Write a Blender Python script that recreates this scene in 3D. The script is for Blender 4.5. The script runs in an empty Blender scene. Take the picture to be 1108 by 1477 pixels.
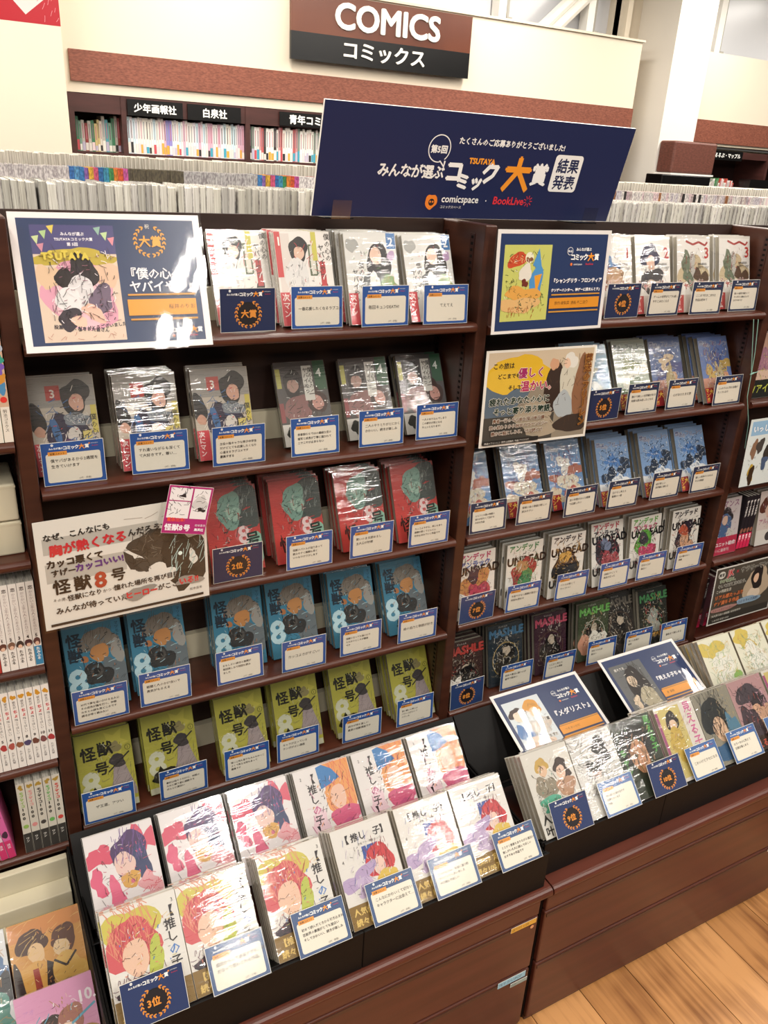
import bpy, bmesh, math, random
from mathutils import Matrix, Vector
from mathutils.geometry import tessellate_polygon
random.seed(7)
sc = bpy.context.scene
COL = sc.collection

# ------------------------------------------------------------ camera, world, lamps, exposure
CAM = (-0.0983, -1.3923, 1.8945)
PITCH, ROLL, YAW = -0.4092, -0.0571, -0.5155
Rm = Matrix.Rotation(YAW, 3, 'Z') @ Matrix.Rotation(PITCH, 3, 'X') @ Matrix.Rotation(ROLL, 3, 'Y')
cam = bpy.data.cameras.new('camera')
camo = bpy.data.objects.new('camera', cam)
COL.objects.link(camo)
cam.sensor_fit = 'VERTICAL'; cam.sensor_height = 24.0
cam.lens = 1165.4 * 24.0 / 1477.0
cam.clip_start = 0.02; cam.clip_end = 60
rt, fw, up = Rm.col[0], Rm.col[1], Rm.col[2]
camo.matrix_world = Matrix(((rt[0], up[0], -fw[0], CAM[0]), (rt[1], up[1], -fw[1], CAM[1]), (rt[2], up[2], -fw[2], CAM[2]), (0, 0, 0, 1)))
sc.camera = camo
sc.view_settings.view_transform = 'Standard'
sc.view_settings.look = 'None'
sc.view_settings.gamma = 1.0
sc.view_settings.use_curve_mapping = False
sc.view_settings.exposure = -1.02
w = bpy.data.worlds.new('shop_air'); sc.world = w; w.use_nodes = True
bg = w.node_tree.nodes['Background']
bg.inputs[0].default_value = (1.0, 0.93, 0.84, 1); bg.inputs[1].default_value = 0.16
CEIL = 3.3
LAMP_W = 30.0
def lamp_area(x, y, z, sx, sy, watts, col=(1.0, 0.95, 0.87)):
    l = bpy.data.lights.new('tube_light', 'AREA'); l.shape = 'RECTANGLE'; l.size = sx; l.size_y = sy
    l.energy = watts; l.color = col
    o = bpy.data.objects.new('tube_light', l); COL.objects.link(o); o.location = (x, y, z)
    return o
LAMPS = [(x, y) for y in (-3.9, -2.3, -0.75, 0.9) for x in (-2.2, -0.55, 1.1, 2.75, 4.4)] + [(x, 2.2) for x in (-0.4, 1.3, 3.0, 4.7, 6.4)]  # last fitting of the rear row is added to brighten the far right wall

# ------------------------------------------------------------ helpers
def s2l(c):
    c = c / 255.0
    return c / 12.92 if c <= 0.04045 else ((c + 0.055) / 1.055) ** 2.4
def rgb(h):
    if isinstance(h, str):
        h = h.lstrip('#'); h = ''.join(q * 2 for q in h) if len(h) == 3 else h; h = tuple(int(h[i:i + 2], 16) for i in (0, 2, 4))
    return (s2l(h[0]), s2l(h[1]), s2l(h[2]), 1.0)
def mat(name, col, rough=0.5, spec=0.5, metal=0.0, bump=None, vary=None, coat=0.0):
    m = bpy.data.materials.new(name); m.use_nodes = True
    nt = m.node_tree; b = nt.nodes['Principled BSDF']
    b.inputs['Base Color'].default_value = rgb(col)
    b.inputs['Roughness'].default_value = rough
    b.inputs['Specular IOR Level'].default_value = spec
    b.inputs['Metallic'].default_value = metal
    b.inputs['Coat Weight'].default_value = coat
    if vary or bump:
        tc = nt.nodes.new('ShaderNodeTexCoord'); mp = nt.nodes.new('ShaderNodeMapping')
        nt.links.new(tc.outputs['Object'], mp.inputs[0])
        nz = nt.nodes.new('ShaderNodeTexNoise'); nt.links.new(mp.outputs[0], nz.inputs['Vector'])
        sc_ = (vary or bump)[0]
        mp.inputs['Scale'].default_value = sc_
        nz.inputs['Scale'].default_value = 1.0; nz.inputs['Detail'].default_value = 5
        if vary:
            mx = nt.nodes.new('ShaderNodeMix'); mx.data_type = 'RGBA'
            rp = nt.nodes.new('ShaderNodeMapRange'); rp.inputs[1].default_value = 0.35; rp.inputs[2].default_value = 0.65
            nt.links.new(nz.outputs[0], rp.inputs[0]); nt.links.new(rp.outputs[0], mx.inputs[0])
            mx.inputs[6].default_value = rgb(col); mx.inputs[7].default_value = rgb(vary[1])
            nt.links.new(mx.outputs[2], b.inputs['Base Color'])
        if bump:
            bp = nt.nodes.new('ShaderNodeBump'); bp.inputs['Strength'].default_value = bump[1]; bp.inputs['Distance'].default_value = 0.002
            nt.links.new(nz.outputs[0], bp.inputs['Height']); nt.links.new(bp.outputs[0], b.inputs['Normal'])
    return m
M = {}
M['wood'] = mat('dark_red_laminate', '#46271b', 0.34, 0.5, vary=((3, 3, 40), '#381d14'))
M['woodh'] = mat('dark_red_laminate_board', '#50291c', 0.3, 0.5, vary=((3, 40, 40), '#412016'))
M['wood_back'] = mat('dark_back_panel', '#33201a', 0.5, 0.4, vary=((3, 3, 40), '#281813'))
M['cab'] = mat('drawer_laminate', '#572a1e', 0.36, 0.5, vary=((3, 40, 40), '#4a2318'))
M['cabdark'] = mat('carcass_black', '#17100e', 0.6, 0.3)
M['slot'] = mat('slot_black', '#080606', 0.8, 0.2)
M['strip'] = mat('slotted_strip_brown', '#3a1f18', 0.3, 0.5, metal=0.3)
M['tray'] = mat('black_tray_board', '#0d0b0a', 0.55, 0.2, bump=((60, 60, 60), 0.15))
M['cream'] = mat('cream_board', '#cfc7ae', 0.55, 0.4, vary=((4, 4, 4), '#c6bda4'))
M['wall'] = mat('cream_wall', '#d9cdb9', 0.8, 0.2, bump=((30, 30, 30), 0.1))
M['pillar'] = mat('white_pillar', '#e0dad0', 0.6, 0.3, bump=((40, 40, 40), 0.05))
M['ceil'] = mat('ceiling_white', '#e9e5de', 0.8, 0.2)
M['veneer'] = mat('red_brown_veneer', '#8c5340', 0.5, 0.4, vary=((60, 60, 220), '#6b3a2c'))
M['dwood'] = mat('far_case_brown', '#4c2c28', 0.4, 0.4, vary=((5, 5, 30), '#3f2420'))
M['boxbrown'] = mat('mottled_brown_box', '#6e4338', 0.45, 0.4, vary=((50, 50, 120), '#5a352c'))
M['dark'] = mat('far_case_inside', '#2b1815', 0.6, 0.3)
M['black'] = mat('black_plastic', '#0b0a0a', 0.25, 0.5)
M['white'] = mat('white_plastic', '#eeeae2', 0.4, 0.5)
M['alu'] = mat('brushed_metal_frame', '#aaa69c', 0.4, 0.5)
M['greywin'] = mat('frosted_pane', '#d9dade', 0.25, 0.5)
M['housing'] = mat('lamp_housing', '#e8e6e0', 0.5, 0.4)
M['twine'] = mat('pale_green_twine', '#7fa79a', 0.6, 0.3)
M['red'] = mat('red_board', '#c62532', 0.3, 0.5)
M['signbrown'] = mat('sign_brown', '#6a3a25', 0.25, 0.5, vary=((2, 2, 2), '#5c3020'))

def vcol_mat(name, rough, coat=0.0):
    m = bpy.data.materials.new(name); m.use_nodes = True
    nt = m.node_tree; b = nt.nodes['Principled BSDF']
    a = nt.nodes.new('ShaderNodeAttribute'); a.attribute_name = 'Col'
    nt.links.new(a.outputs['Color'], b.inputs['Base Color'])
    b.inputs['Roughness'].default_value = rough; b.inputs['Coat Weight'].default_value = coat
    return m
M['print'] = vcol_mat('printed_paper', 0.45)
M['printgloss'] = vcol_mat('printed_gloss', 0.28)
def page_mat(name, a, b_, scale):
    m = mat(name, a, 0.85, 0.15, vary=(scale, b_)); return m
M['pages'] = page_mat('page_edges', '#b9b2a2', '#8d8678', (40, 900, 12))
M['pages_side'] = page_mat('page_edges_warm', '#c9c4b8', '#8f8a80', (260, 40, 8))
def objcol_mat(name, rough, mulpat=None):
    m = bpy.data.materials.new(name); m.use_nodes = True
    nt = m.node_tree; b = nt.nodes['Principled BSDF']; oi = nt.nodes.new('ShaderNodeObjectInfo')
    b.inputs['Roughness'].default_value = rough
    if mulpat:
        tc = nt.nodes.new('ShaderNodeTexCoord'); mp = nt.nodes.new('ShaderNodeMapping'); nz = nt.nodes.new('ShaderNodeTexNoise')
        ad = nt.nodes.new('ShaderNodeVectorMath'); ad.operation = 'ADD'
        sm = nt.nodes.new('ShaderNodeVectorMath'); sm.operation = 'SCALE'; sm.inputs[3].default_value = 7.0
        cb = nt.nodes.new('ShaderNodeCombineXYZ')
        for i in range(3): nt.links.new(oi.outputs['Random'], cb.inputs[i])
        nt.links.new(cb.outputs[0], sm.inputs[0]); nt.links.new(tc.outputs['Object'], mp.inputs[0])
        mp.inputs['Scale'].default_value = mulpat[0]
        nt.links.new(mp.outputs[0], ad.inputs[0]); nt.links.new(sm.outputs[0], ad.inputs[1]); nt.links.new(ad.outputs[0], nz.inputs['Vector'])
        nz.inputs['Scale'].default_value = 1.0; nz.inputs['Detail'].default_value = 4
        mr = nt.nodes.new('ShaderNodeMapRange'); mr.inputs[1].default_value = 0.4; mr.inputs[2].default_value = 0.62
        nt.links.new(nz.outputs[0], mr.inputs[0])
        mx = nt.nodes.new('ShaderNodeMix'); mx.data_type = 'RGBA'; mx.blend_type = 'MULTIPLY'
        nt.links.new(mr.outputs[0], mx.inputs[0]); nt.links.new(oi.outputs['Color'], mx.inputs[6]); mx.inputs[7].default_value = mulpat[1]
        nt.links.new(mx.outputs[2], b.inputs['Base Color'])
    else:
        nt.links.new(oi.outputs['Color'], b.inputs['Base Color'])
    return m
M['spine'] = objcol_mat('coloured_spine', 0.4, ((200, 200, 90), (0.45, 0.42, 0.45, 1)))
M['pagerow'] = objcol_mat('page_block_row', 0.9, ((900, 60, 9), (0.62, 0.6, 0.56, 1)))
M['cover'] = objcol_mat('cover_board', 0.3)
def film_mat(name, strength, scale, base=0.035, gain=1.0, rough=0.08):
    m = bpy.data.materials.new(name); m.use_nodes = True; nt = m.node_tree; nt.nodes.clear()
    out = nt.nodes.new('ShaderNodeOutputMaterial'); mx = nt.nodes.new('ShaderNodeMixShader')
    tr = nt.nodes.new('ShaderNodeBsdfTransparent'); gl = nt.nodes.new('ShaderNodeBsdfGlossy'); gl.inputs['Roughness'].default_value = rough
    tr.inputs[0].default_value = (0.97, 0.97, 0.96, 1)
    fr = nt.nodes.new('ShaderNodeFresnel'); fr.inputs[0].default_value = 1.5
    ma = nt.nodes.new('ShaderNodeMath'); ma.operation = 'MULTIPLY_ADD'; ma.inputs[1].default_value = gain; ma.inputs[2].default_value = base
    ma.use_clamp = True
    ge = nt.nodes.new('ShaderNodeNewGeometry'); iv = nt.nodes.new('ShaderNodeMath'); iv.operation = 'SUBTRACT'; iv.inputs[0].default_value = 1.0
    m2 = nt.nodes.new('ShaderNodeMath'); m2.operation = 'MULTIPLY'; nt.links.new(ge.outputs['Backfacing'], iv.inputs[1])
    nt.links.new(fr.outputs[0], ma.inputs[0]); nt.links.new(ma.outputs[0], m2.inputs[0]); nt.links.new(iv.outputs[0], m2.inputs[1]); nt.links.new(m2.outputs[0], mx.inputs[0])
    nt.links.new(tr.outputs[0], mx.inputs[1]); nt.links.new(gl.outputs[0], mx.inputs[2]); nt.links.new(mx.outputs[0], out.inputs[0])
    if strength:
        tc = nt.nodes.new('ShaderNodeTexCoord'); mp = nt.nodes.new('ShaderNodeMapping'); nz = nt.nodes.new('ShaderNodeTexNoise')
        oi = nt.nodes.new('ShaderNodeObjectInfo'); cb = nt.nodes.new('ShaderNodeCombineXYZ'); ad = nt.nodes.new('ShaderNodeVectorMath'); ad.operation = 'ADD'
        sm = nt.nodes.new('ShaderNodeVectorMath'); sm.operation = 'SCALE'; sm.inputs[3].default_value = 9.0
        for i in range(3): nt.links.new(oi.outputs['Random'], cb.inputs[i])
        nt.links.new(cb.outputs[0], sm.inputs[0])
        mp.inputs['Scale'].default_value = scale; nt.links.new(tc.outputs['Object'], mp.inputs[0])
        nt.links.new(mp.outputs[0], ad.inputs[0]); nt.links.new(sm.outputs[0], ad.inputs[1]); nt.links.new(ad.outputs[0], nz.inputs['Vector'])
        nz.inputs['Scale'].default_value = 1.0; nz.inputs['Detail'].default_value = 3
        bp = nt.nodes.new('ShaderNodeBump'); bp.inputs['Strength'].default_value = strength; bp.inputs['Distance'].default_value = 0.002
        nt.links.new(nz.outputs[0], bp.inputs['Height']); nt.links.new(bp.outputs[0], gl.inputs['Normal'])
    return m
M['film'] = film_mat('shrink_film', 0.9, (10, 30, 70), 0.03, 1.5, 0.07)
M['filmsmooth'] = film_mat('laminate_film', 0.35, (9, 9, 5), 0.015, 1.2, 0.04)
M['clipclear'] = film_mat('grey_clear_acrylic', 0.0, (1, 1, 1), 0.16, 1.4, .12)
M['clear'] = film_mat('clear_acrylic', 0.0, (1, 1, 1), 0.01, .8, .12)

class MB:
    def __init__(s): s.v = []; s.f = []; s.m = []
    def box(s, x0, x1, y0, y1, z0, z1, mi=0, skip=''):
        b = len(s.v)
        s.v += [(x0, y0, z0), (x1, y0, z0), (x1, y1, z0), (x0, y1, z0), (x0, y0, z1), (x1, y0, z1), (x1, y1, z1), (x0, y1, z1)]
        F = {'b': (0, 3, 2, 1), 't': (4, 5, 6, 7), 'f': (0, 1, 5, 4), 'r': (1, 2, 6, 5), 'k': (2, 3, 7, 6), 'l': (3, 0, 4, 7)}
        for k, q in F.items():
            if k not in skip: s.f.append(tuple(b + i for i in q)); s.m.append(mi)
        return s
    def prism(s, prof, x0, x1, mi=0):          # profile [(y,z)...] extruded along x
        b = len(s.v); n = len(prof)
        s.v += [(x0, y, z) for y, z in prof] + [(x1, y, z) for y, z in prof]
        for i in range(n):
            j = (i + 1) % n
            s.f.append((b + i, b + j, b + n + j, b + n + i)); s.m.append(mi)
        s.f.append(tuple(b + i for i in range(n - 1, -1, -1))); s.m.append(mi)
        s.f.append(tuple(b + n + i for i in range(n))); s.m.append(mi)
        return s
    def tube(s, p0, p1, r, n=10, mi=0):
        p0 = Vector(p0); p1 = Vector(p1); d = (p1 - p0).normalized()
        a = d.orthogonal().normalized(); c = d.cross(a); b = len(s.v)
        for p in (p0, p1):
            for i in range(n):
                t = 2 * math.pi * i / n; q = p + a * (r * math.cos(t)) + c * (r * math.sin(t)); s.v.append(tuple(q))
        for i in range(n):
            j = (i + 1) % n; s.f.append((b + i, b + j, b + n + j, b + n + i)); s.m.append(mi)
        s.f.append(tuple(b + i for i in range(n - 1, -1, -1))); s.m.append(mi); s.f.append(tuple(b + n + i for i in range(n))); s.m.append(mi)
        return s
    def mesh(s, name, mats):
        me = bpy.data.meshes.new(name); me.from_pydata(s.v, [], s.f)
        for m in (mats if isinstance(mats, (list, tuple)) else [mats]): me.materials.append(M[m])
        for p, mi in zip(me.polygons, s.m): p.material_index = mi
        return me
    def build(s, name, mats, parent=None, loc=None):
        return link(name, s.mesh(name, mats), parent, loc)
def link(name, me, parent=None, loc=None):
    o = bpy.data.objects.new(name, me); COL.objects.link(o)
    if parent: o.parent = parent
    if loc: o.location = loc
    return o
def bevel(o, wd, seg=2):
    md = o.modifiers.new('bevel', 'BEVEL'); md.width = wd; md.segments = seg; md.limit_method = 'ANGLE'; return o
def tag(o, label, cat, group=None, kind=None):
    if label: o['label'] = label
    if cat: o['category'] = cat
    if group: o['group'] = group
    if kind: o['kind'] = kind
    return o
def struct(o, label=None):
    o['kind'] = 'structure'
    if label: o['label'] = label; o['category'] = 'structure'
    return o
def thing(name, label, cat, loc=(0, 0, 0), rot=(0, 0, 0), group=None):
    o = bpy.data.objects.new(name, None); COL.objects.link(o); o.empty_display_size = 0.02
    o.location = loc; o.rotation_euler = rot; return tag(o, label, cat, group)
def copy_obj(o, parent=None):
    c = o.copy(); COL.objects.link(c); c.parent = parent; return c
def rnose(y0, y1, z0, z1, r=None, n=5):   # board profile with a rounded front edge at y0
    r = r or (z1 - z0) / 2 * 0.98; pts = []
    for i in range(n + 1):
        t = math.pi / 2 * i / n; pts.append((y0 + r - r * math.sin(t), z0 + r - r * math.cos(t)))
    pts = pts[::1]
    a = [(y0 + r - r * math.sin(math.pi / 2 * i / n), z0 + r - r * math.cos(math.pi / 2 * i / n)) for i in range(n + 1)]
    b = [(y0 + r - r * math.cos(math.pi / 2 * i / n), z1 - r + r * math.sin(math.pi / 2 * i / n)) for i in range(n + 1)]
    prof = [(y1, z0)] + a + b + [(y1, z1)]
    return prof[::-1]

# ------------------------------------------------------------ printed sheets
GL = {}
def glyph(t):
    if t not in GL:
        cu = bpy.data.curves.new('t', 'FONT'); cu.body = t; cu.resolution_u = 1 if ord(t[0]) > 0x2e80 else 2
        o = bpy.data.objects.new('t', cu); me = o.to_mesh()
        vs = [(v.co.x, v.co.y) for v in me.vertices]; fs = [tuple(p.vertices) for p in me.polygons]
        o.to_mesh_clear(); bpy.data.objects.remove(o); bpy.data.curves.remove(cu)
        GL[t] = (vs, fs, max([v[0] for v in vs] or [0.4]))
    return GL[t]
def runs(t):
    out = []
    for ch in t:
        if ord(ch) > 0x2e80: out.append(ch)
        elif out and ord(out[-1][0]) <= 0x2e80: out[-1] += ch
        else: out.append(ch)
    return out
class Print:
    def __init__(s, tone=0, sat=.9): s.v = []; s.f = []; s.c = []; s.k = 0; s.tone = tone; s.sat = sat
    def _add(s, pts, faces, col, same=False):
        s.k += 0.08 if same else 1
        d = -0.00002 * s.k - 0.0001; b = len(s.v); c = rgb(col)
        if s.tone: g_ = .3 * c[0] + .6 * c[1] + .1 * c[2]; c = tuple((g_ + (q - g_) * s.sat) * s.tone for q in c[:3]) + (1,)
        s.v += [(x / 1000.0, d, y / 1000.0) for x, y in pts]
        for f in faces: s.f.append(tuple(b + i for i in f)); s.c.append(c)
    def poly(s, pts, col, same=False):
        tri = tessellate_polygon([[Vector((x, y, 0)) for x, y in pts]])
        fs = []
        for t in tri:
            a, b, c = [pts[i] for i in t]
            if (b[0] - a[0]) * (c[1] - a[1]) - (b[1] - a[1]) * (c[0] - a[0]) < 0: t = (t[0], t[2], t[1])
            fs.append(tuple(t))
        s._add(pts, fs, col, same); return s
    def rect(s, x0, y0, x1, y1, col, r=0, same=False):
        if r:
            pts = []
            for cx, cy, a0 in ((x1 - r, y1 - r, 0), (x0 + r, y1 - r, 90), (x0 + r, y0 + r, 180), (x1 - r, y0 + r, 270)):
                for i in range(5):
                    t = math.radians(a0 + 22.5 * i); pts.append((cx + r * math.cos(t), cy + r * math.sin(t)))
        else: pts = [(x0, y0), (x1, y0), (x1, y1), (x0, y1)]
        s._add(pts, [tuple(range(len(pts)))], col, same); return s
    def blob(s, cx, cy, rx, ry, col, seed=1, rough=0.12, rot=0, n=26, same=False):
        R = random.Random(seed); ph = [R.uniform(0, 6.28) for _ in range(4)]; pts = [(cx, cy)]
        cr, sr = math.cos(rot), math.sin(rot)
        for i in range(n):
            t = 2 * math.pi * i / n
            k = 1 + rough * (math.sin(2 * t + ph[0]) + 0.7 * math.sin(3 * t + ph[1]) + 0.5 * math.sin(5 * t + ph[2])) + rough * 0.3 * R.uniform(-1, 1)
            x, y = rx * k * math.cos(t), ry * k * math.sin(t); pts.append((cx + x * cr - y * sr, cy + x * sr + y * cr))
        pts = [(min(max(x, s.lim[0]), s.lim[2]), min(max(y, s.lim[1]), s.lim[3])) for x, y in pts] if hasattr(s, 'lim') else pts
        s._add(pts, [(0, i + 1, (i + 1) % n + 1) for i in range(n)], col, same); return s
    def disc(s, cx, cy, r, col, ry=None, n=24): 
        ry = ry or r
        s._add([(cx + r * math.cos(6.2832 * i / n), cy + ry * math.sin(6.2832 * i / n)) for i in range(n)], [tuple(range(n))], col); return s
    def stroke(s, pts, wd, col, same=False):
        for a, b in zip(pts, pts[1:]):
            dx, dy = b[0] - a[0], b[1] - a[1]; L = math.hypot(dx, dy) or 1; nx, ny = -dy / L * wd / 2, dx / L * wd / 2
            s._add([(a[0] - nx, a[1] - ny), (b[0] - nx, b[1] - ny), (b[0] + nx, b[1] + ny), (a[0] + nx, a[1] + ny)][::1], [(0, 1, 2, 3)], col, same); same = True
    def scrib(s, x0, y0, x1, y1, n, wd, col, seed=1, ln=6, ang=None):
        R = random.Random(seed); s.k += 1
        for i in range(n):
            x, y = R.uniform(x0, x1), R.uniform(y0, y1); a = R.uniform(0, 3.14) if ang is None else ang + R.uniform(-.35, .35); l = R.uniform(.4, 1) * ln
            m = (x + math.cos(a) * l / 2 + R.uniform(-1, 1), y + math.sin(a) * l / 2 + R.uniform(-1, 1)); e = (x + math.cos(a) * l, y + math.sin(a) * l)
            P = [(x, y), m, e]
            if hasattr(s, 'lim'): P = [(min(max(p[0], s.lim[0] + .5), s.lim[2] - .5), min(max(p[1], s.lim[1] + .5), s.lim[3] - .5)) for p in P]
            s.stroke(P, wd, col, True)
    def text(s, t, x, y, size, col, vert=False, bold=0.0, rot=0.0, edge=None, edgew=0.0, adv=1.0):
        if edge:
            for k in range(6):
                a = k * math.pi / 3 + .3
                s.text(t, x + edgew * math.cos(a), y + edgew * math.sin(a), size, edge, vert, bold, rot, adv=adv)
                s.k -= .9
        s.k += 1; offs = [(0, 0)]
        if bold: offs = [(-bold, 0), (bold, 0), (0, bold), (0, -bold)]
        cr, sr = math.cos(rot), math.sin(rot); px, py = 0.0, 0.0
        for rn in (list(t) if vert else runs(t)):
            if rn == '\n' or rn == ' ':
                px += 0 if vert else size * .4; py -= size if vert else 0; continue
            vs, fs, wx = glyph(rn)
            if vert: gx, gy = px + (0 if ord(rn[0]) > 0x2e80 else size * .2), py - size * 0.85; py -= size * adv
            else: gx, gy = px, py; px += size * adv if ord(rn[0]) > 0x2e80 else (wx + .1) * size
            for ox, oy in offs:
                pts = []
                for vx, vy in vs:
                    if vert and rn in 'ー～': vx, vy = vy + .1, 1 - vx
                    X, Y = gx + vx * size + ox, gy + vy * size + oy
                    pts.append((x + X * cr - Y * sr, y + X * sr + Y * cr))
                s._add(pts, [f[::-1] for f in fs] if (vert and rn in 'ー～') else fs, col, True)
        return px
    def mesh(s, name, m='printgloss'):
        me = bpy.data.meshes.new(name); me.from_pydata(s.v, [], s.f); me.materials.append(M[m])
        a = me.color_attributes.new('Col', 'FLOAT_COLOR', 'CORNER'); buf = []
        for f, c in zip(s.f, s.c): buf += list(c) * len(f)
        a.data.foreach_set('color', buf); return me
def logo(P, x, y, s, small=True, circle=True):
    """award lettering, about 60*s wide"""
    P.text('みんなが選ぶ', x, y + 1.2 * s, 3.6 * s, '#f2f2f2', bold=.12 * s)
    P.text('コミック', x + 21 * s, y, 7 * s, '#f5f5f5', bold=.3 * s, adv=.86)
    P.text('大', x + 45.5 * s, y - .8 * s, 9 * s, '#f39a2b', bold=.4 * s)
    P.text('賞', x + 54.5 * s, y, 7 * s, '#f5f5f5', bold=.25 * s)
    if circle:
        P.disc(x + 18 * s, y + 8.2 * s, 3.4 * s, '#f2f2f2'); P.disc(x + 18 * s, y + 8.2 * s, 3.0 * s, '#1d2c58')
        P.text('第5回', x + 15.2 * s, y + 7.4 * s, 2.2 * s, '#f2f2f2', bold=.05 * s)
    if small: P.text('TSUTAYA', x + 28.5 * s, y + 6.6 * s, 2.2 * s, '#f39a2b', bold=.1 * s)
def logo2(P, x, y, s):
    P.text('コミック', x, y, 7 * s, '#f5f5f5', bold=.3 * s, adv=.86); P.text('大', x + 24.5 * s, y - .8 * s, 9 * s, '#f39a2b', bold=.4 * s); P.text('賞', x + 33.5 * s, y, 7 * s, '#f5f5f5', bold=.25 * s)
    P.text('みんなが選ぶ', x + 7 * s, y + 9 * s, 3.6 * s, '#f2f2f2', bold=.12 * s)
    P.disc(x - 1 * s, y + 8.6 * s, 4 * s, '#f2f2f2'); P.disc(x - 1 * s, y + 8.6 * s, 3.6 * s, '#27375f'); P.text('第5回', x - 4.2 * s, y + 7.7 * s, 2.4 * s, '#f2f2f2', bold=.05 * s)
    P.disc(x + 2 * s, y - 4.6 * s, 1.5 * s, '#ea7a3a'); P.text('comicspace', x + 5 * s, y - 5.4 * s, 2.6 * s, '#e8e8ea', bold=.05); P.text('BookLive', x + 22 * s, y - 5.4 * s, 2.9 * s, '#d8384a', bold=.1)
def wreath(P, cx, cy, r, col='#d98c3c'):
    for sd in (-1, 1):
        for i in range(9):
            a = math.radians(-78 + i * 17.5)
            for rr, tw in ((r, .5), (r * .88, -.5)):
                x, y = cx + sd * rr * math.cos(a), cy + rr * math.sin(a); th = (a + math.pi / 2 + tw)
                if sd < 0: th = math.pi - th
                P.blob(x, y, r * .13, r * .055, col, 3, 0.02, th, 8)

# ------------------------------------------------------------ the room
FLOOR_W = 0.152
st = MB().box(-5, 9, -6, 6, -0.05, -0.006).build('floor', 'cabdark'); struct(st)
def floor_mat(i, c1, c2):
    m = bpy.data.materials.new('floor_plank_wood'); m.use_nodes = True; nt = m.node_tree; b = nt.nodes['Principled BSDF']
    tc = nt.nodes.new('ShaderNodeTexCoord'); mp = nt.nodes.new('ShaderNodeMapping'); mp.inputs['Scale'].default_value = (60, 3.0, 1)
    mp.inputs['Location'].default_value = (i * 3.1, i * 7.7, 0)
    nt.links.new(tc.outputs['Object'], mp.inputs[0]); nz = nt.nodes.new('ShaderNodeTexNoise'); nz.inputs['Scale'].default_value = 1; nz.inputs['Detail'].default_value = 7
    nt.links.new(mp.outputs[0], nz.inputs['Vector'])
    n2 = nt.nodes.new('ShaderNodeTexNoise'); n2.inputs['Scale'].default_value = 5; n2.inputs['Detail'].default_value = 3; nt.links.new(tc.outputs['Object'], n2.inputs['Vector'])
    ad = nt.nodes.new('ShaderNodeMath'); ad.operation = 'ADD'; nt.links.new(nz.outputs[0], ad.inputs[0]); nt.links.new(n2.outputs[0], ad.inputs[1])
    cr = nt.nodes.new('ShaderNodeValToRGB'); nt.links.new(ad.outputs[0], cr.inputs[0])
    e = cr.color_ramp.elements; e[0].position = .62; e[0].color = rgb(c2); e[1].position = 1.0; e[1].color = rgb(c1)
    e2 = cr.color_ramp.elements.new(1.0); cr.color_ramp.elements[1].position = 1.0
    mr = nt.nodes.new('ShaderNodeMath'); mr.operation = 'MULTIPLY'; mr.inputs[1].default_value = .9; nt.links.new(ad.outputs[0], mr.inputs[0]); nt.links.new(mr.outputs[0], cr.inputs[0])
    e2.color = rgb(c1)
    nt.links.new(cr.outputs[0], b.inputs['Base Color']); b.inputs['Roughness'].default_value = .38
    return m
for i in range(3): M['plank%d' % i] = floor_mat(i, ('#b98450', '#c28d58', '#ae7a47')[i], ('#7d4f27', '#8a5a2f', '#744620')[i])
pl = 0
for k in range(-8, 22):
    x0 = 0.9325 + (k - 6) * FLOOR_W
    for y0, y1 in ((-3.2, -1.9), (-1.9, -0.9), (-0.9, -0.35)):
        if x0 < .5 and y1 > -1.5 and x0 < -1.2: continue
        b = MB().box(x0 + .0012, x0 + FLOOR_W - .0012, y0 + .0012 + .0, y1 - .0012, -0.006, 0.0, skip='b')
        o = b.build('floor_plank', 'plank%d' % ((k * 7 + int(y0 * 3)) % 3), st); pl += 1
struct(MB().box(-5, 9, -6, 6, CEIL, CEIL + .05).build('ceiling', 'ceil'))
# lamps: twin tube fittings under the ceiling
for i, (x, y) in enumerate(LAMPS):
    t = thing('ceiling_light', 'white twin tube ceiling light out of view overhead', 'lamp', (x, y, CEIL), group='ceiling lights')
    if i == 0:
        hm = MB().prism([(-.62, 0), (-.62, -.03), (.62, -.03), (.62, 0)], -.12, .12).mesh('lamp_housing', 'housing')
    h_ = link('lamp_housing', hm, t)
    for dx in (-.06, .06):
        l = lamp_area(dx, 0, -.04, .045, 1.2, LAMP_W * {-.75: .62, -2.3: 1.15, 2.2: 1.3, .9: .9, -3.9: .9}.get(y, 1.1)); l.parent = t
# walls at the back
YB = 3.1
wl = MB().box(-5, .575, 2.95, 3.3, 0, CEIL).build('wall_left_column', 'wall'); struct(wl); wl.name = 'wall_column'
struct(MB().box(.575, 4.16, YB, YB + .18, 2.118, 2.68).box(.575, 4.16, YB + .4, YB + .45, 0, 2.118).build('wall_back', 'wall'))
o = MB().box(.575, 4.175, YB - .012, YB + .2, 2.68, 2.692).build('trim_1', 'wall'); struct(o)
struct(MB().box(.62, 4.158, YB - .012, YB, 2.165, 2.297).build('trim_2', 'veneer'))
struct(MB().box(4.16, 4.42, 3.35, 3.5, 0, CEIL).box(4.16, 4.2, YB + .18, 3.4, 0, CEIL).build('wall_recess', 'wall'))
struct(MB().box(4.345, 4.67, 3.0, 3.4, 0, CEIL).build('wall_pillar', 'pillar'))
struct(MB().box(4.67, 9, YB, YB + .18, 2.118, 2.69).box(4.67, 9, YB + .4, YB + .45, 0, 2.118).build('wall_right', 'wall'))
struct(MB().box(4.672, 9, YB - .012, YB, 2.135, 2.278).build('trim_3', 'veneer'))
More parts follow.
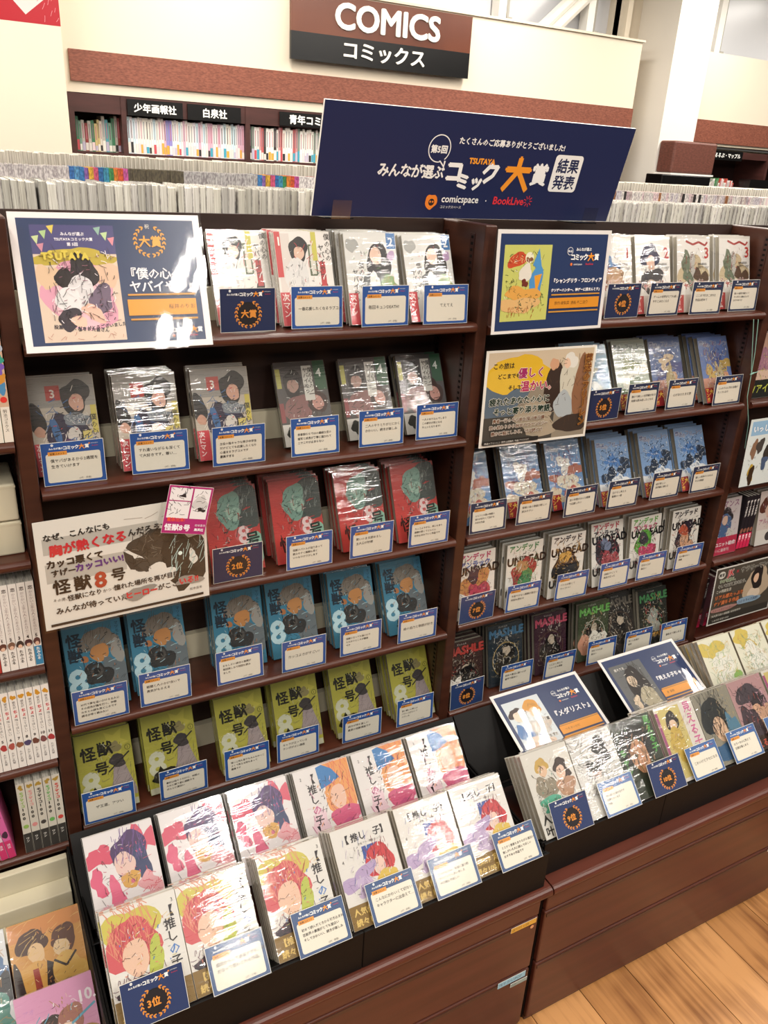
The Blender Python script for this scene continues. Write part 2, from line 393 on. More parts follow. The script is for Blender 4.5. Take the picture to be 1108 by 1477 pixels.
# clerestory windows above the ledge
def window(n, x0, x1, posts, diag=None):
    wn = MB().box(x0, x1, 3.46, 3.48, 2.55, CEIL).build('window_%d' % n, 'greywin'); struct(wn)
    for px_ in posts:
        f = MB().box(px_, px_ + .055, 3.36, 3.44, 2.6, CEIL).build('window_frame', 'white', wn)
        MB().tube((px_ + .09, 3.4, 2.72), (px_ + .09, 3.4, CEIL), .012).build('rod', 'alu', wn)
        MB().box(px_ + .07, px_ + .11, 3.37, 3.42, 2.68, 2.75).build('rod_clamp', 'alu', wn)
    if diag:
        (ax, az), (bx, bz) = diag
        for off in (0, .1):
            MB().tube((ax + off, 3.36, az), (bx + off, 3.36, bz), .035, 8).build('brace', 'white', wn)
    return wn
window(1, .575, 4.3, (1.4, 2.3, 3.2, 3.9), ((3.42, 2.62), (3.98, 3.1)))
window(2, 4.67, 9, (5.1, 5.95, 6.8))
# ------------------------------------------------------------ far bookshelves
def far_case(x0, x1, divs, zt, zh, zs, label, name='wall_bookcase'):
    t = thing(name, label, 'bookcase', ((x0 + x1) / 2, YB, 0))
    X = -(x0 + x1) / 2
    MB().box(x0 + X, x1 + X, 0.0, .02, zh, zt).build('header_panel', 'dwood', t)
    MB().box(x0 + X, x1 + X, .28, .30, 0, zt).build('back_panel', 'dark', t)
    for d in divs: MB().box(d - .012 + X, d + .012 + X, -.004, .28, 0, zt).build('side_panel', 'dwood', t)
    for z in zs: MB().box(x0 + X, x1 + X, 0, .28, z - .02, z).build('shelf_board', 'dwood', t)
    return t
far_case(.6, 4.15, (.612, .855, 1.49, 2.13, 2.77, 3.41, 4.13), 2.115, 2.035, (1.862, 1.6), 'dark brown wall bookcase along the back wall under the red-brown band')
far_case(4.68, 7.6, (4.69, 5.6, 6.5, 7.59), 2.09, 2.045, (1.78, 1.5), 'dark wall bookcase at far right beyond the white pillar')
def lines_sign(name, label, x0, x1, z0, z1, y, t, size, face='black', tcol='#f4f2ec', tz=None):
    th = thing(name, label, 'sign', (x0, y, z0))
    W, H = (x1 - x0), (z1 - z0)
    MB().box(0, W, 0, .006, 0, H).build('board', face, th)
    P = Print(); P.text(t, W * 500 - size * len(t) * .5, H * 500 - size * .38, size, tcol, bold=size * .03)
    link('lettering', P.mesh('lettering'), th)
    return th
lines_sign('shelf_sign', 'black shelf sign with publisher name in white, leftmost on the far case', .872, 1.145, 2.035, 2.107, YB - .012, '少年画報社', 42)
lines_sign('shelf_sign', 'short three-character black shelf sign, second from left on the far bookcase', 1.17, 1.45, 2.035, 2.107, YB - .012, '白泉社', 44)
lines_sign('shelf_sign', 'black shelf sign half hidden by the navy banner', 1.665, 2.06, 2.04, 2.107, YB - .012, '青年コミック', 48)
lines_sign('shelf_sign', 'small black shelf sign with white letters at far right', 4.985, 5.3, 2.03, 2.092, YB - .012, 'るるぶ・マップル', 34)
# brown box and black screen by the pillar
t = thing('wall_box', 'brown wood box mounted on the white pillar', 'box', (4.36, 2.86, 1.925)); bevel(MB().box(0, .4, 0, .14, 0, .195).build('body', 'boxbrown', t), .012)
MB().box(-.005, .405, -.004, .14, -.012, -.002).build('lower_edge', 'white', t)
t = thing('black_screen', 'wide black box beneath the brown wood box on the pillar', 'screen', (4.27, 2.84, 1.80)); bevel(MB().box(0, .46, 0, .15, 0, .112).build('body', 'black', t), .006)
MB().box(.02, .44, -.003, 0, .015, .098).build('glass_front', 'black', t)
t = thing('black_bin', 'black display bin with blue edge at far right', 'box', (5.33, 3.0, 1.782)); MB().box(0, .5, 0, .1, 0, .13).build('body', 'black', t)
P = Print(); P.blob(190, 55, 60, 18, '#2f6f9e', 3, .2); P.blob(300, 40, 70, 14, '#20507c', 4, .2); link('blue_print', P.mesh('blue_print'), t)

# COMICS sign on the fascia
t = thing('hanging_sign', 'brown and black COMICS sign with white letters on the white fascia', 'sign', (1.714, YB - .045, 2.3565))
MB().box(0, 1.10, 0, .02, .128, .309).build('upper_panel', 'signbrown', t)
MB().box(0, 1.10, 0, .02, 0, .128).build('lower_panel', 'black', t)
def letters(name, txt, x, z, size, depth, wid, parent, m='white', bold=.03):
    cu = bpy.data.curves.new('t', 'FONT'); cu.body = txt; cu.size = 1; cu.extrude = .01; cu.resolution_u = 4
    o = bpy.data.objects.new('t', cu); m0 = bpy.data.meshes.new_from_object(o); bpy.data.objects.remove(o)
    V = []; F = []
    for k in range(9):                      # bold weight: the glyph repeated round a small circle, each a hair prouder
        a = k * math.pi / 4; q = bold if k < 8 else 0; b0 = len(V)
        V += [(v.co.x + q * math.cos(a), v.co.y + q * math.sin(a), v.co.z + .0004 * k * (1 if v.co.z > 0 else 0)) for v in m0.vertices]
        F += [tuple(b0 + i for i in p.vertices) for p in m0.polygons]
    me = bpy.data.meshes.new(name); me.from_pydata(V, [], F)
    xs = [v.co.x for v in me.vertices]; x0, x1 = min(xs), max(xs)
    for v in me.vertices: v.co = Vector(((v.co.x - x0) / (x1 - x0) * wid + x, -(v.co.z) * depth / .01, v.co.y * size + z))
    me.materials.clear(); me.materials.append(M[m]); return link(name, me, parent)
letters('lettering', 'COMICS', .245, .165, .165, .006, .645, t)
letters('lettering', 'コミックス', .30, .035, .092, .006, .50, t, bold=.022)
# red hanging board top left
t = thing('red_poster', 'red and white hanging poster cut by the top left corner', 'poster', (-.05, 1.2, 2.176))
MB().box(0, .354, 0, .004, 0, .26).build('sheet', 'red', t)
P = Print(); P.poly([(212, 64), (345, 64), (345, 250), (212, 250)], '#efe9e4'); P.poly([(225, 66), (330, 66), (270, 18)], '#efe9e4'); P.scrib(300, 4, 350, 60, 9, 1.2, '#e89aa0', 3, 22, 1.2); link('print', P.mesh('print'), t)

# ------------------------------------------------------------ book building blocks
def row_book_mesh(h, d, t, fore):       # local: x thickness, y depth, z height, origin bottom front left
    b = MB(); c = .0006
    if fore:   # page block faces the viewer, covers each side, spine at back
        b.box(c, t - c, .002, d - c, .002, h - .002, 0); b.box(0, c, 0, d, 0, h, 1); b.box(t - c, t, 0, d, 0, h, 1); b.box(c, t - c, d - c, d, 0, h, 1)
    else:
        b.box(c, t - c, c, d - .002, .002, h - .002, 0)
        b.box(0, c, 0, d, 0, h, 1); b.box(t - c, t, 0, d, 0, h, 1); b.box(c, t - c, 0, c, 0, h, 1)
    return b.mesh('book_in_row', ['pagerow' if fore else 'pages', 'spine'])
RB_F = [row_book_mesh(.176, .112, .0135, True), row_book_mesh(.173, .112, .0155, True), row_book_mesh(.176, .112, .0115, True)]
RB_S = [row_book_mesh(.176, .112, .0135, False), row_book_mesh(.176, .112, .0155, False), row_book_mesh(.174, .112, .0115, False)]
TH = (.0135, .0155, .0115)
R = random.Random(3)
def grey(R, a=.62, b=.95, warm=True):
    v = R.uniform(a, b); v = v ** 2.2; return (v, v * .97, v * (.86 + .06 * R.random()), 1)
def gondola(x0, x1, y0, ymid, y1, zf, zk, label, name='shelving_unit'):
    t = thing(name, label, 'shelving', ((x0 + x1) / 2, (y0 + y1) / 2, 0)); X = -(x0 + x1) / 2; Y = -(y0 + y1) / 2
    MB().box(x0 + X, x1 + X, y0 + Y, ymid + Y, 0, zf).build('front_body', 'dwood', t)
    MB().box(x0 + X, x1 + X, ymid + Y + .001, y1 + Y, 0, zk).build('rear_body', 'dwood', t)
    return t
# row 1: right behind the dark bookcase, page edges to us
gondola(-.9, 2.72, .2, .215, .37, 1.655, 1.655, 'dark shelving back-to-back with the front bookcase, carrying white page edges')
def stuff_row(name, label, items, band):      # items: (x, t, y, z, h, d, fore, colour)
    b = MB(); cols = []
    for x, t, y, z, h, d, fore, c in items:
        n0 = len(b.f); e = .0006
        b.box(x + e, x + t - e, y + (.002 if fore else e), y + d, z + .002, z + h - .002); cols += [(.5, .47, .42, 1)] * (len(b.f) - n0); n0 = len(b.f)
        b.box(x, x + e, y, y + d, z, z + h); b.box(x + t - e, x + t, y, y + d, z, z + h)
        if not fore: b.box(x + e, x + t - e, y, y + e, z, z + h)
        if band:
            cols += [c] * (len(b.f) - n0); n0 = len(b.f); b.box(x + e, x + t - e, y - .0004, y - .0001, z + .004, z + h * R.uniform(.2, .34)); c = rgb(R.choice(band))
            cols += [c] * (len(b.f) - n0); n0 = len(b.f); b.box(x + t * .35, x + t * .65, y - .0004, y - .0001, z + h * .42, z + h * .9); c = rgb(R.choice(('#7a6a70', '#8a8a92', '#5a5050', '#b0707a')))
        cols += [c] * (len(b.f) - n0)
    me = b.mesh(name, 'print'); at = me.color_attributes.new('Col', 'FLOAT_COLOR', 'CORNER'); buf = []
    for p, c in zip(me.polygons, cols): buf += list(c) * p.loop_total
    at.data.foreach_set('color', buf)
    return tag(link(name, me), label, 'books', kind='stuff')
x = -.10; hid = []
while x < 2.32:
    k = R.choice((0, 0, 1, 2)); y_, z_ = .217 + R.uniform(0, .006), 1.656 + R.uniform(0, .0015)
    if .62 < x < 1.30: hid.append((x, TH[k], y_, z_, .175, .11, True, grey(R, .72, .93)))
    else:
        o = link('shelved_book', RB_F[k]); o.location = (x, y_, z_); o.color = grey(R, .72, .93); right = x > .95
        tag(o, 'pale page-edge book in the row just behind the case, ' + ('right' if right else 'left') + ' of the banner', 'book', 'page-edge books behind the case, ' + ('right' if right else 'left'))
    x += TH[k] + .0005 + (0.004 if R.random() < .06 else 0)
stuff_row('books_behind_banner', 'page-edge books hidden behind the navy banner', hid, None)
# row 2: spines and a higher row of page edges behind
gondola(-.9, 4.0, 1.26, 1.42, 1.62, 1.656, 1.69, 'brown shelving unit in the middle distance with two rows of manga', 'shelving_unit')
pal = [(.3, '#d8d2cf', 'white'), (.46, None, 'bright'), (.62, '#5b5340', 'olive brown'), (.86, '#b9b6b4', 'grey and white'), (1.0, None, 'bright'), (1.07, '#e7e2de', 'white'), (1.1, '#b5353b', 'red'), (9, None, 'pale')]
bright = ['#2f6fae', '#3a8fae', '#3f8f52', '#d8812c', '#d65a2e', '#c95aa0', '#d2702c', '#3a74b8', '#5a9ac8', '#3c7fbb', '#8a62a8', '#e0b13a', '#d0567a']
pale = ['#e6e0dc', '#e9d3d3', '#ddd7cf', '#e2c9cb', '#d9d2d6', '#ece6dd', '#c7b7b2', '#efe9e2']
bname = {'#2f6fae': 'blue', '#3a8fae': 'teal', '#3f8f52': 'green', '#d8812c': 'orange', '#d65a2e': 'red-orange', '#c95aa0': 'magenta', '#d2702c': 'dark orange', '#3a74b8': 'bright blue', '#5a9ac8': 'sky blue', '#3c7fbb': 'mid blue', '#8a62a8': 'purple', '#e0b13a': 'yellow', '#d0567a': 'pink'}
x = .03; n2 = 0; hid = []; seen = {}
while x < 3.75:
    k = R.choice((0, 1, 0, 2))
    for lim_, c, nm in pal:
        if x < lim_: break
    if nm == 'bright': ci = bright[n2 % len(bright)]
    elif nm == 'pale':
        ci = R.choice(pale)
        if R.random() < .07: ci = '#3d3a38'
        if R.random() < .06: ci = '#b07a50'
    else: ci = c
    n2 += 1
    if 1.32 < x < 2.3 or x > 3.3: hid.append((x, TH[k], 1.262, 1.657, .176, .11, False, rgb(ci)))
    else:
        o = link('shelved_book', RB_S[k]); o.location = (x, 1.262 + R.uniform(0, .004), 1.657); o.color = rgb(ci)
        if nm == 'bright':
            run = 'first' if x < .5 else 'second'; q = (run, ci); seen[q] = seen.get(q, 0) + 1
            tag(o, '%s %s spine in the %s colourful run of the middle row' % (['first', 'second', 'third'][min(2, seen[q] - 1)], bname[ci], run), 'book', 'colourful spines in the middle row')
        else:
            nn = {'#3d3a38': 'dark', '#b07a50': 'tan'}.get(ci, nm); seg = 'left' if x < 1.7 else 'right'
            tag(o, '%s-spined book in the middle row, %s of the navy banner' % (nn, seg), 'book', '%s spines in the middle row, %s of the banner' % (nn, seg))
    x += TH[k] + .0004
stuff_row('books_in_middle_row', 'middle-distance spines hidden by the banner or too small at far right', hid, None)
b = MB(); x = .0
RR = random.Random(9)
while x < 4.0:
    tt = RR.choice((.0125, .0145, .017)); zt = 1.691 + .176 - RR.uniform(0, .004)
    b.box(x + .0008, x + tt - .0008, 1.425, 1.53, 1.691, zt - .002, 0); b.box(x, x + .0008, 1.423, 1.535, 1.691, zt, 1); b.box(x + tt - .0008, x + tt, 1.423, 1.535, 1.691, zt, 1); x += tt + .0006
o = b.build('books_on_upper_row', ['pages_side', 'pillar']); tag(o, 'long higher row of manga with page edges outward in the middle distance', 'books', kind='stuff')
# far wall shelf books
def far_row(x0, x1, z, y, cols, where, hs=(.90, 1.0)):
    x = x0; it = []
    while x < x1:
        t = R.choice((.0105, .0125, .0145)); it.append((x, t, y, z, .17 * R.uniform(*hs), .11, False, rgb(R.choice(cols)))); x += t + .0008
    stuff_row('books_on_far_shelf', 'row of tiny book spines on the far wall bookcase, ' + where, it, ['#3f9ab0', '#d8a03c', '#c24a52', '#2c2a2c', '#d9d2c8', '#e2c9cb', '#b9b0c4', '#e9e2d6'])
far_row(.635, .84, 1.863, YB + .06, ['#d8cfc0', '#7fa08a', '#4f9aa5', '#3c7a55', '#c9b27a', '#b7b0a4', '#8a3530'], 'leftmost narrow bay', (.72, .98))
far_row(.87, 1.475, 1.863, YB + .02, ['#e3dad6', '#e6dfe2', '#d2a8b8', '#8f86c4', '#efe9e0', '#e9e2d6', '#c7dbe0'], 'bay under the first two signs', (.92, 1))
far_row(1.505, 2.11, 1.863, YB + .02, ['#e3dad6', '#d9cfc8', '#c08a8a', '#b85a5a', '#7a8a7a', '#efe9e0', '#35302f', '#e9e2d6'], 'bay beside the navy banner', (.9, 1))
far_row(4.82, 5.3, 1.781, YB + .02, ['#e3dad6', '#d9cfc8', '#b9c0b4', '#efe9e0', '#c9584a', '#4f8a55'], 'bay at far right', (.55, .75))

# ------------------------------------------------------------ the dark bookcase with its bays
ZL = [1.5967, 1.3453, 1.1001, .8485, .5972]
ZR = [1.5892, 1.3470, 1.0964, .8615, .5988]
ZT = 1.789; DEP = .1685; T2 = .014; CABZ = .467
def slotted(parent, x, side, y):
    b = MB(); e = .0012
    b.box(min(x, x + side * e), max(x, x + side * e), y, y + .016, .60, 1.77, 0)
    z = .61
    while z < 1.76:
        b.box(min(x + side * e, x + side * (e + .0002)), max(x + side * e, x + side * (e + .0002)), y + .004, y + .012, z, z + .0055, 1); z += .0125
    o = b.build('slotted_strip', ['strip', 'slot'], parent); o['kind'] = 'stuff'; return o
def panel(parent, x, sides=(-1, 1)):
    o = MB().box(x - T2, x + T2, 0, DEP, CABZ, ZT).build('side_panel', 'wood', parent); bevel(o, .003)
    for s_ in sides:
        slotted(parent, x + s_ * T2, s_, .035); slotted(parent, x + s_ * T2, s_, .135)
def bay(parent, x0, x1, zs, riser=True):
    for z in zs:
        MB().prism(rnose(-.007, DEP - .012, z - .019, z), x0 + .002, x1 - .002).build('shelf_board', 'woodh', parent)
        if riser:
            MB().box(x0 + .01, x1 - .01, DEP - .03, DEP - .014, z + .0005, z + .062).build('back_riser', 'cream', parent)
    MB().box(x0 + .001, x1 - .001, DEP - .012, DEP, CABZ, ZT).build('back_panel', 'wood_back', parent)
bc1 = thing('bookcase', 'dark red-brown display bookcase, left bay with five shelves of award manga', 'bookcase', (0, 0, 0))
panel(bc1, 0); panel(bc1, .9)
bay(bc1, T2, .9 - T2, ZL)
bc2 = thing('bookcase', 'dark red-brown display bookcase, right bay holding ranks four to eight', 'bookcase', (0, 0, 0))
panel(bc2, 1.8); bay(bc2, .9 + T2, 1.8 - T2, ZR, False)
bc3 = thing('bookcase', 'dark bookcase bay cut off at the right edge of the photo', 'bookcase', (0, 0, 0))
bay(bc3, 1.8 + T2, 2.7, ZR, False); panel(bc3, 2.715)
bc0 = thing('bookcase', 'dark bookcase bay at the left edge with spine-out books', 'bookcase', (0, 0, 0))
ZF = [1.64, 1.438, 1.222, 1.003, .783, .568]
bay(bc0, -.886, -T2, [1.64, 1.438, 1.222, 1.003, .783, .568], False); panel(bc0, -.9)
# cabinets
def cabinet(x0, x1, label, ztop=CABZ, tape=None):
    t = thing('drawer_cabinet', label, 'cabinet', (x0, 0, 0)); L = x1 - x0
    dz = ztop - CABZ
    MB().box(.004, L - .004, -.438, .20, .0, .435 + dz).build('carcass', 'cabdark', t)
    # rounded worktop nosing with a small step under it
    prof = [(.2, .467 + dz), (.2, .436 + dz)]
    prof += [(-.452, .436 + dz), (-.452, .442 + dz)]
    for i in range(9):
        a = math.pi * i / 8; prof.append((-.463 - .0122 * math.sin(a), .4548 + dz - .0122 * math.cos(a)))
    prof.append((-.455, .467 + dz))
    o = MB().prism(prof[::-1], 0, L).build('top_board', 'cab', t)
    MB().prism([(-.442, .434 + dz), (-.456, .434 + dz), (-.456, .425 + dz), (-.448, .418 + dz), (-.442, .418 + dz)][::-1], .002, L - .002).build('moulding', 'cab', t)
    if ztop > .45:
        for z0, z1, nm in ((.372, .416, 'apron'), (.206, .368, 'drawer'), (.012, .2, 'drawer')):
            d = MB().box(.007, L - .007, -.452, -.438, z0, z1).build(nm, 'cab', t); bevel(d, .004, 3)
            if nm == 'drawer': MB().box(.012, L - .012, -.4535, -.452, z1 - .016, z1 - .006).build('finger_groove', 'wood', d)
        MB().box(.007, L - .007, -.446, -.438, .0, .011).build('plinth', 'wood', t)
    return t
cabinet(.002, .898, 'red-brown drawer cabinet under the left bay, with taped labels at its right end')
cabinet(.902, 1.798, 'red-brown drawer cabinet under the right bay, standing on the wooden floor')
cabinet(1.802, 2.698, 'red-brown drawer cabinet at the right edge of the photo')
c0 = cabinet(-.9, -.002, 'lower red-brown cabinet under the left-edge bay of comics', .395)
# tape labels
def sticker(label, x, z, wd, h, col, txt=None, rot=0, y=-.4545, tcol='#5a4a20', size=9, rnd=False):
    t = thing('tape_label', label, 'label', (x, y, z), (0, rot, 0))
    MB().box(0, wd, 0, .0006, 0, h).build('tape', 'white', t) if not rnd else None
    P = Print()
    if rnd: P.disc(wd * 500, wd * 500, wd * 500, col); 
    else: P.rect(.2, .2, wd * 1000 - .2, h * 1000 - .2, col)
    if txt: P.text(txt, 3, h * 500 - size * .4, size, tcol)
    link('print', P.mesh('print', 'print'), t)
sticker('yellow tape label with handwriting on the drawer edge under the left bay', .813, .355, .07, .015, '#d9a640', '週刊付 1/28', size=9)
sticker('small round orange sticker below the yellow tape label', .868, .341, .010, .010, '#d79a6c', rnd=True)
sticker('light blue tape label reading 残り匂いPOP on the lower drawer', .8, .184, .078, .018, '#8fc0d6', '残りかいPOP', tcol='#2d4a66', size=11)
sticker('small pale grey tape label just below the blue one', .838, .166, .048, .012, '#8fa3a0', 'POP', tcol='#4a5555', size=8)
sticker('small white barcode label on the right cabinet drawer', 1.72, .188, .05, .009, '#cfc8c0', '0117 32', tcol='#555544', size=6)
sticker('yellow tape label on the right cabinet edge', 1.775, .345, .022, .012, '#d9a640')

# ------------------------------------------------------------ black display trays
def tray(x0, x1, yf, label, seam=None):
    t = thing('display_tray', label, 'display tray', (x0, yf, CABZ)); L = x1 - x0
    sm = [0, L] if seam is None else [0, seam - x0, L]
    for a, c in zip(sm, sm[1:]): bevel(MB().box(a + .0006, c - .0006, 0, .005, .0005, .0985).build('fascia', 'tray', t), .001, 1)
    yo = -yf
    def slope(y, z, ln, th, nm):
        c_, s_ = math.cos(.75), math.sin(.75); y += yo; z -= CABZ
        p = [(y, z), (y + ln * c_, z - ln * s_), (y + ln * c_ - th * s_, z - ln * s_ - th * c_), (y - th * s_, z - th * c_)]
        MB().prism(p[::1], 0, L).build(nm, 'tray', t)
    slope(-.4475 + (yf + .4585), .5615, .088, .002, 'front_ledge')
    slope(-.2595 + (.012 if yf > -.45 else 0), .5575, .080, .002, 'rear_ledge')
    bk = [(-.185 + yo, .508 - CABZ), (-.060 + yo, .640 - CABZ), (-.058 + yo, .636 - CABZ), (-.183 + yo, .504 - CABZ)]
    MB().prism(bk[::-1], 0, L).build('back_board', 'tray', t)
    MB().box(0, .004, .0055, .43, .0005, .0875).build('end_panel', 'tray', t); MB().box(L - .004, L, .0055, .43, .0005, .0875).build('end_panel', 'tray', t)
    return t
tray(-.016, .884, -.4585, 'black stepped display tray across the left cabinet top', .44)
tray(.888, 2.69, -.4365, 'black stepped display tray across the right cabinet top', 1.25)

# ------------------------------------------------------------ cover designs (abstract colour masses, no characters)
CUR = ['']
TONE = {'cv_k3': .66, 'cv_k1': .78, 'cv_k2': .8, 'cv_a1': .86, 'cv_a2': .88, 'cv_a3': .9, 'cv_a4': .9, 'cv_s': .84, 'cv_f': .85, 'cv_u': .82, 'cv_m': .9, 'cv_w': .8}
def C(wd, h, bgc):
    P = Print(TONE.get(CUR[0], .76)); P.lim = (.3, .3, wd - .3, h - .3); P.rect(.3, .3, wd - .3, h - .3, bgc); P.W = wd; P.H = h; return P
BT = '僕の心の'; BT2 = 'ヤバイやつ'
def cv_a1(n):
    P = C(113, 174, '#e9e4df'); P.rect(4, 60, 30, 170, '#ddd2cc'); P.blob(46, 140, 19, 24, '#1f2126', 2, .08); P.blob(47, 134, 10, 13, '#e0b9a2', 4, .05)
    P.blob(40, 85, 26, 38, '#dfdcda', 5, .1); P.scrib(20, 60, 62, 110, 24, .5, '#8d8a8c', 3, 14, 1.4); P.rect(66, 92, 82, 150, '#5d6b4e'); P.rect(69, 95, 79, 147, '#d9d5c9')
    P.blob(92, 68, 9, 10, '#2b2625', 6, .1); P.rect(87, 70, 98, 118, '#c4363c'); P.rect(.5, 90, 12, 173, '#cf3b40'); P.rect(74, 120, 84, 173, '#cbc341')
    P.text('1', 3, 148, 22, '#f3efe8', bold=.5)
    P.text(BT, 100, 170, 13, '#35302e', True, .15); P.text(BT2, 86, 150, 13, '#35302e', True, .15)
    P.rect(.5, .5, 28, 62, '#d43f4b'); P.text('次マン', 3, 60, 15, '#f7e9e7', True, .3); P.rect(28, .5, 112, 40, '#d9d1c8'); return P
def cv_a2(n):
    P = C(113, 174, '#d9d9d6'); P.blob(72, 118, 24, 40, '#24242a', 3, .1); P.blob(66, 130, 13, 16, '#e3bfa9', 5, .05); P.blob(68, 72, 30, 34, '#6f7477', 8, .12); P.blob(60, 76, 11, 24, '#e6e2dc', 9, .08)
    P.blob(92, 78, 16, 16, '#6e9a4e', 12, .2); P.scrib(80, 66, 104, 92, 14, .9, '#c9703c', 4, 9, 1.2); P.rect(92, 143, 112, 173, '#3d79b8'); P.text('2', 96, 149, 22, '#eef0f2', bold=.5)
    P.blob(16, 150, 12, 14, '#a7a9a6', 4, .15); P.blob(100, 130, 8, 10, '#b99ac2', 14, .1); P.text(BT, 26, 118, 13, '#332f30', True, .15); P.text(BT2, 12, 105, 13, '#332f30', True, .15)
    P.rect(.5, .5, 20, 60, '#d43f4b'); P.text('次マン', 2, 58, 14, '#f7e9e7', True, .3); return P
def cv_a3(n):
    P = C(113, 174, '#c4b7a6'); P.rect(.5, 120, 112, 173, '#9b968f'); P.blob(78, 136, 25, 30, '#26211f', 2, .12); P.blob(80, 126, 13, 15, '#d9a48c', 5, .06); P.blob(60, 66, 34, 46, '#332b44', 7, .1); P.blob(78, 96, 24, 12, '#7f8790', 9, .12)
    P.scrib(60, 88, 98, 104, 30, .8, '#d8d8d4', 6, 6); P.blob(40, 76, 6, 30, '#3e6ea6', 4, .1, .2); P.blob(70, 70, 11, 14, '#d8cfc6', 3, .08); P.blob(10, 100, 15, 26, '#2a2523', 10, .12); P.blob(13, 78, 9, 10, '#cf9a80', 11, .08)
    P.blob(62, 40, 24, 22, '#5a3a66', 12, .14); P.rect(30, 132, 54, 158, '#c03a2e'); P.text('3', 36, 137, 20, '#f2e6dc', bold=.5); P.rect(102, 70, 112, 120, '#cdbb3f')
    P.rect(84, 36, 100, 76, '#d9c463'); P.text(BT, 98, 104, 13, '#332f30', True, .2); P.text(BT2, 85, 98, 13, '#332f30', True, .2); P.text('特装版', 76, 70, 9, '#2a2015', True, .2)
    P.rect(.5, .5, 24, 58, '#d43f4b'); P.text('次にマン', 3, 56, 12, '#f7e9e7', True, .3); return P
def cv_a4(n):
    P = C(113, 174, '#4d4a4b'); P.rect(86, 112, 112, 173, '#245b3d'); P.text('4', 91, 140, 24, '#e9efe8', bold=.5); P.blob(36, 128, 20, 30, '#1f1d20', 2, .1); P.blob(36, 124, 12, 14, '#b38d80', 4, .06)
    P.blob(42, 74, 34, 28, '#8d5f5d', 6, .12); P.blob(84, 92, 22, 28, '#3f2823', 9, .12); P.blob(86, 86, 13, 15, '#cc9488', 10, .06); P.rect(60, 92, 82, 164, '#dcdad2'); P.text(BT, 72, 160, 11, '#28221f', True, .2); P.text(BT2, 62, 160, 11, '#28221f', True, .2)
    P.rect(.5, .5, 112, 46, '#d5d2cc'); P.blob(22, 26, 12, 16, '#2f332f', 12, .2); P.scrib(10, 8, 60, 42, 20, .6, '#555', 3, 9); P.rect(2, 120, 12, 160, '#b4b04a'); P.rect(.5, 50, 10, 90, '#8f3f42'); return P
def kt(P, x, y, s, c, v=False):
    P.text('怪', x, y, s, c, bold=.5); P.text('獣', x + s * .98, y, s, c, bold=.5)
def cv_k1(n):
    P = C(113, 176, '#c23a34'); P.blob(88, 130, 34, 52, '#4c5350', 3, .12); P.blob(52, 128, 28, 34, '#7aa193', 6, .14); P.blob(60, 120, 13, 16, '#9cc1b0', 8, .2); P.scrib(30, 90, 80, 150, 40, .8, '#35524b', 9, 12)
    P.poly([(.5, .5), (62, .5), (46, 70), (28, 104), (.5, 130)], '#c8352f'); P.blob(92, 40, 24, 40, '#86b9a2', 14, .1); P.blob(54, 20, 20, 22, '#a02b2b', 15, .2)
    P.disc(74, 76, 17, '#d25f5f', 17); P.text('8', 64, 58, 50, '#e9d0cf', bold=1.3); P.text('怪', 12, 26, 34, '#2b1717', bold=.8, rot=.15); P.text('獣', 22, 2, 26, '#2b1717', bold=.8); P.text('号', 80, 50, 32, '#22332d', bold=.9, rot=.1); P.scrib(70, 110, 110, 170, 20, .6, '#a9b5b0', 19, 22, 1.2); return P
def cv_k2(n):
    P = C(113, 176, '#3d88a8'); P.blob(66, 138, 34, 26, '#8b8378', 3, .13); P.scrib(38, 118, 92, 160, 40, .6, '#5d564e', 5, 14, 1.3); P.blob(66, 112, 20, 17, '#cf8f4e', 6, .08); P.blob(90, 60, 26, 42, '#6f7a80', 7, .12); P.blob(58, 70, 27, 24, '#3b3a3a', 9, .15); P.disc(56, 76, 12, '#585450'); P.disc(56, 76, 7, '#2a2929')
    P.blob(36, 104, 7, 7, '#c07a45', 11, .06); P.blob(100, 110, 12, 26, '#a6a49e', 12, .12); P.rect(94, 150, 112, 172, '#3f92bd'); P.scrib(30, 14, 108, 60, 40, .7, '#2a2a2b', 13, 12)
    P.text('怪', 5, 134, 30, '#243646', bold=.9); P.text('獣', 5, 104, 30, '#243646', bold=.9); P.text('8', 0, 36, 72, '#bfe3ee', bold=2.6); P.text('号', 22, 8, 30, '#1e2a33', bold=.9)
    P.text('マツモトナオヤ', 100, 170, 8, '#20404f', True); P.text('2', 104, 108, 8, '#20303a'); return P
def cv_k3(n):
    P = C(113, 176, '#b9b432'); P.poly([(60, 170), (78, 160), (96, 172), (92, 150), (108, 140), (92, 132), (90, 116), (74, 126), (58, 118), (62, 136), (50, 150), (64, 154)], '#cdc43a')
    P.blob(78, 134, 11, 14, '#9a8f5a', 3, .2); P.poly([(74, 112), (90, 112), (98, 80), (112, 36), (112, 22), (52, 26), (66, 62)], '#a99a9c'); P.blob(80, 104, 17, 14, '#443f40', 5, .14); P.scrib(60, 30, 108, 96, 26, .6, '#5d5254', 4, 22, 1.2); P.stroke([(60, 84), (106, 118)], 3.2, '#322d2c')
    P.text('8', 4, 40, 74, '#d3d5b9', bold=3.0); P.blob(36, 34, 30, 16, '#171614', 6, .16); P.poly([(20, 44), (28, 60), (36, 46)], '#171614'); P.scrib(12, 26, 60, 40, 14, .7, '#8f8f88', 8, 7)
    P.text('怪', 8, 120, 32, '#23211a', bold=1.0); P.text('獣', 42, 124, 32, '#23211a', bold=1.0); P.text('号', 32, 84, 30, '#23211a', bold=1.0); P.disc(104, 128, 6, '#23211a'); P.disc(104, 128, 5, '#c5be3c'); P.text('3', 101.5, 125, 8, '#23211a')
    P.rect(.5, .5, 112, 14, '#cfcdb4'); return P
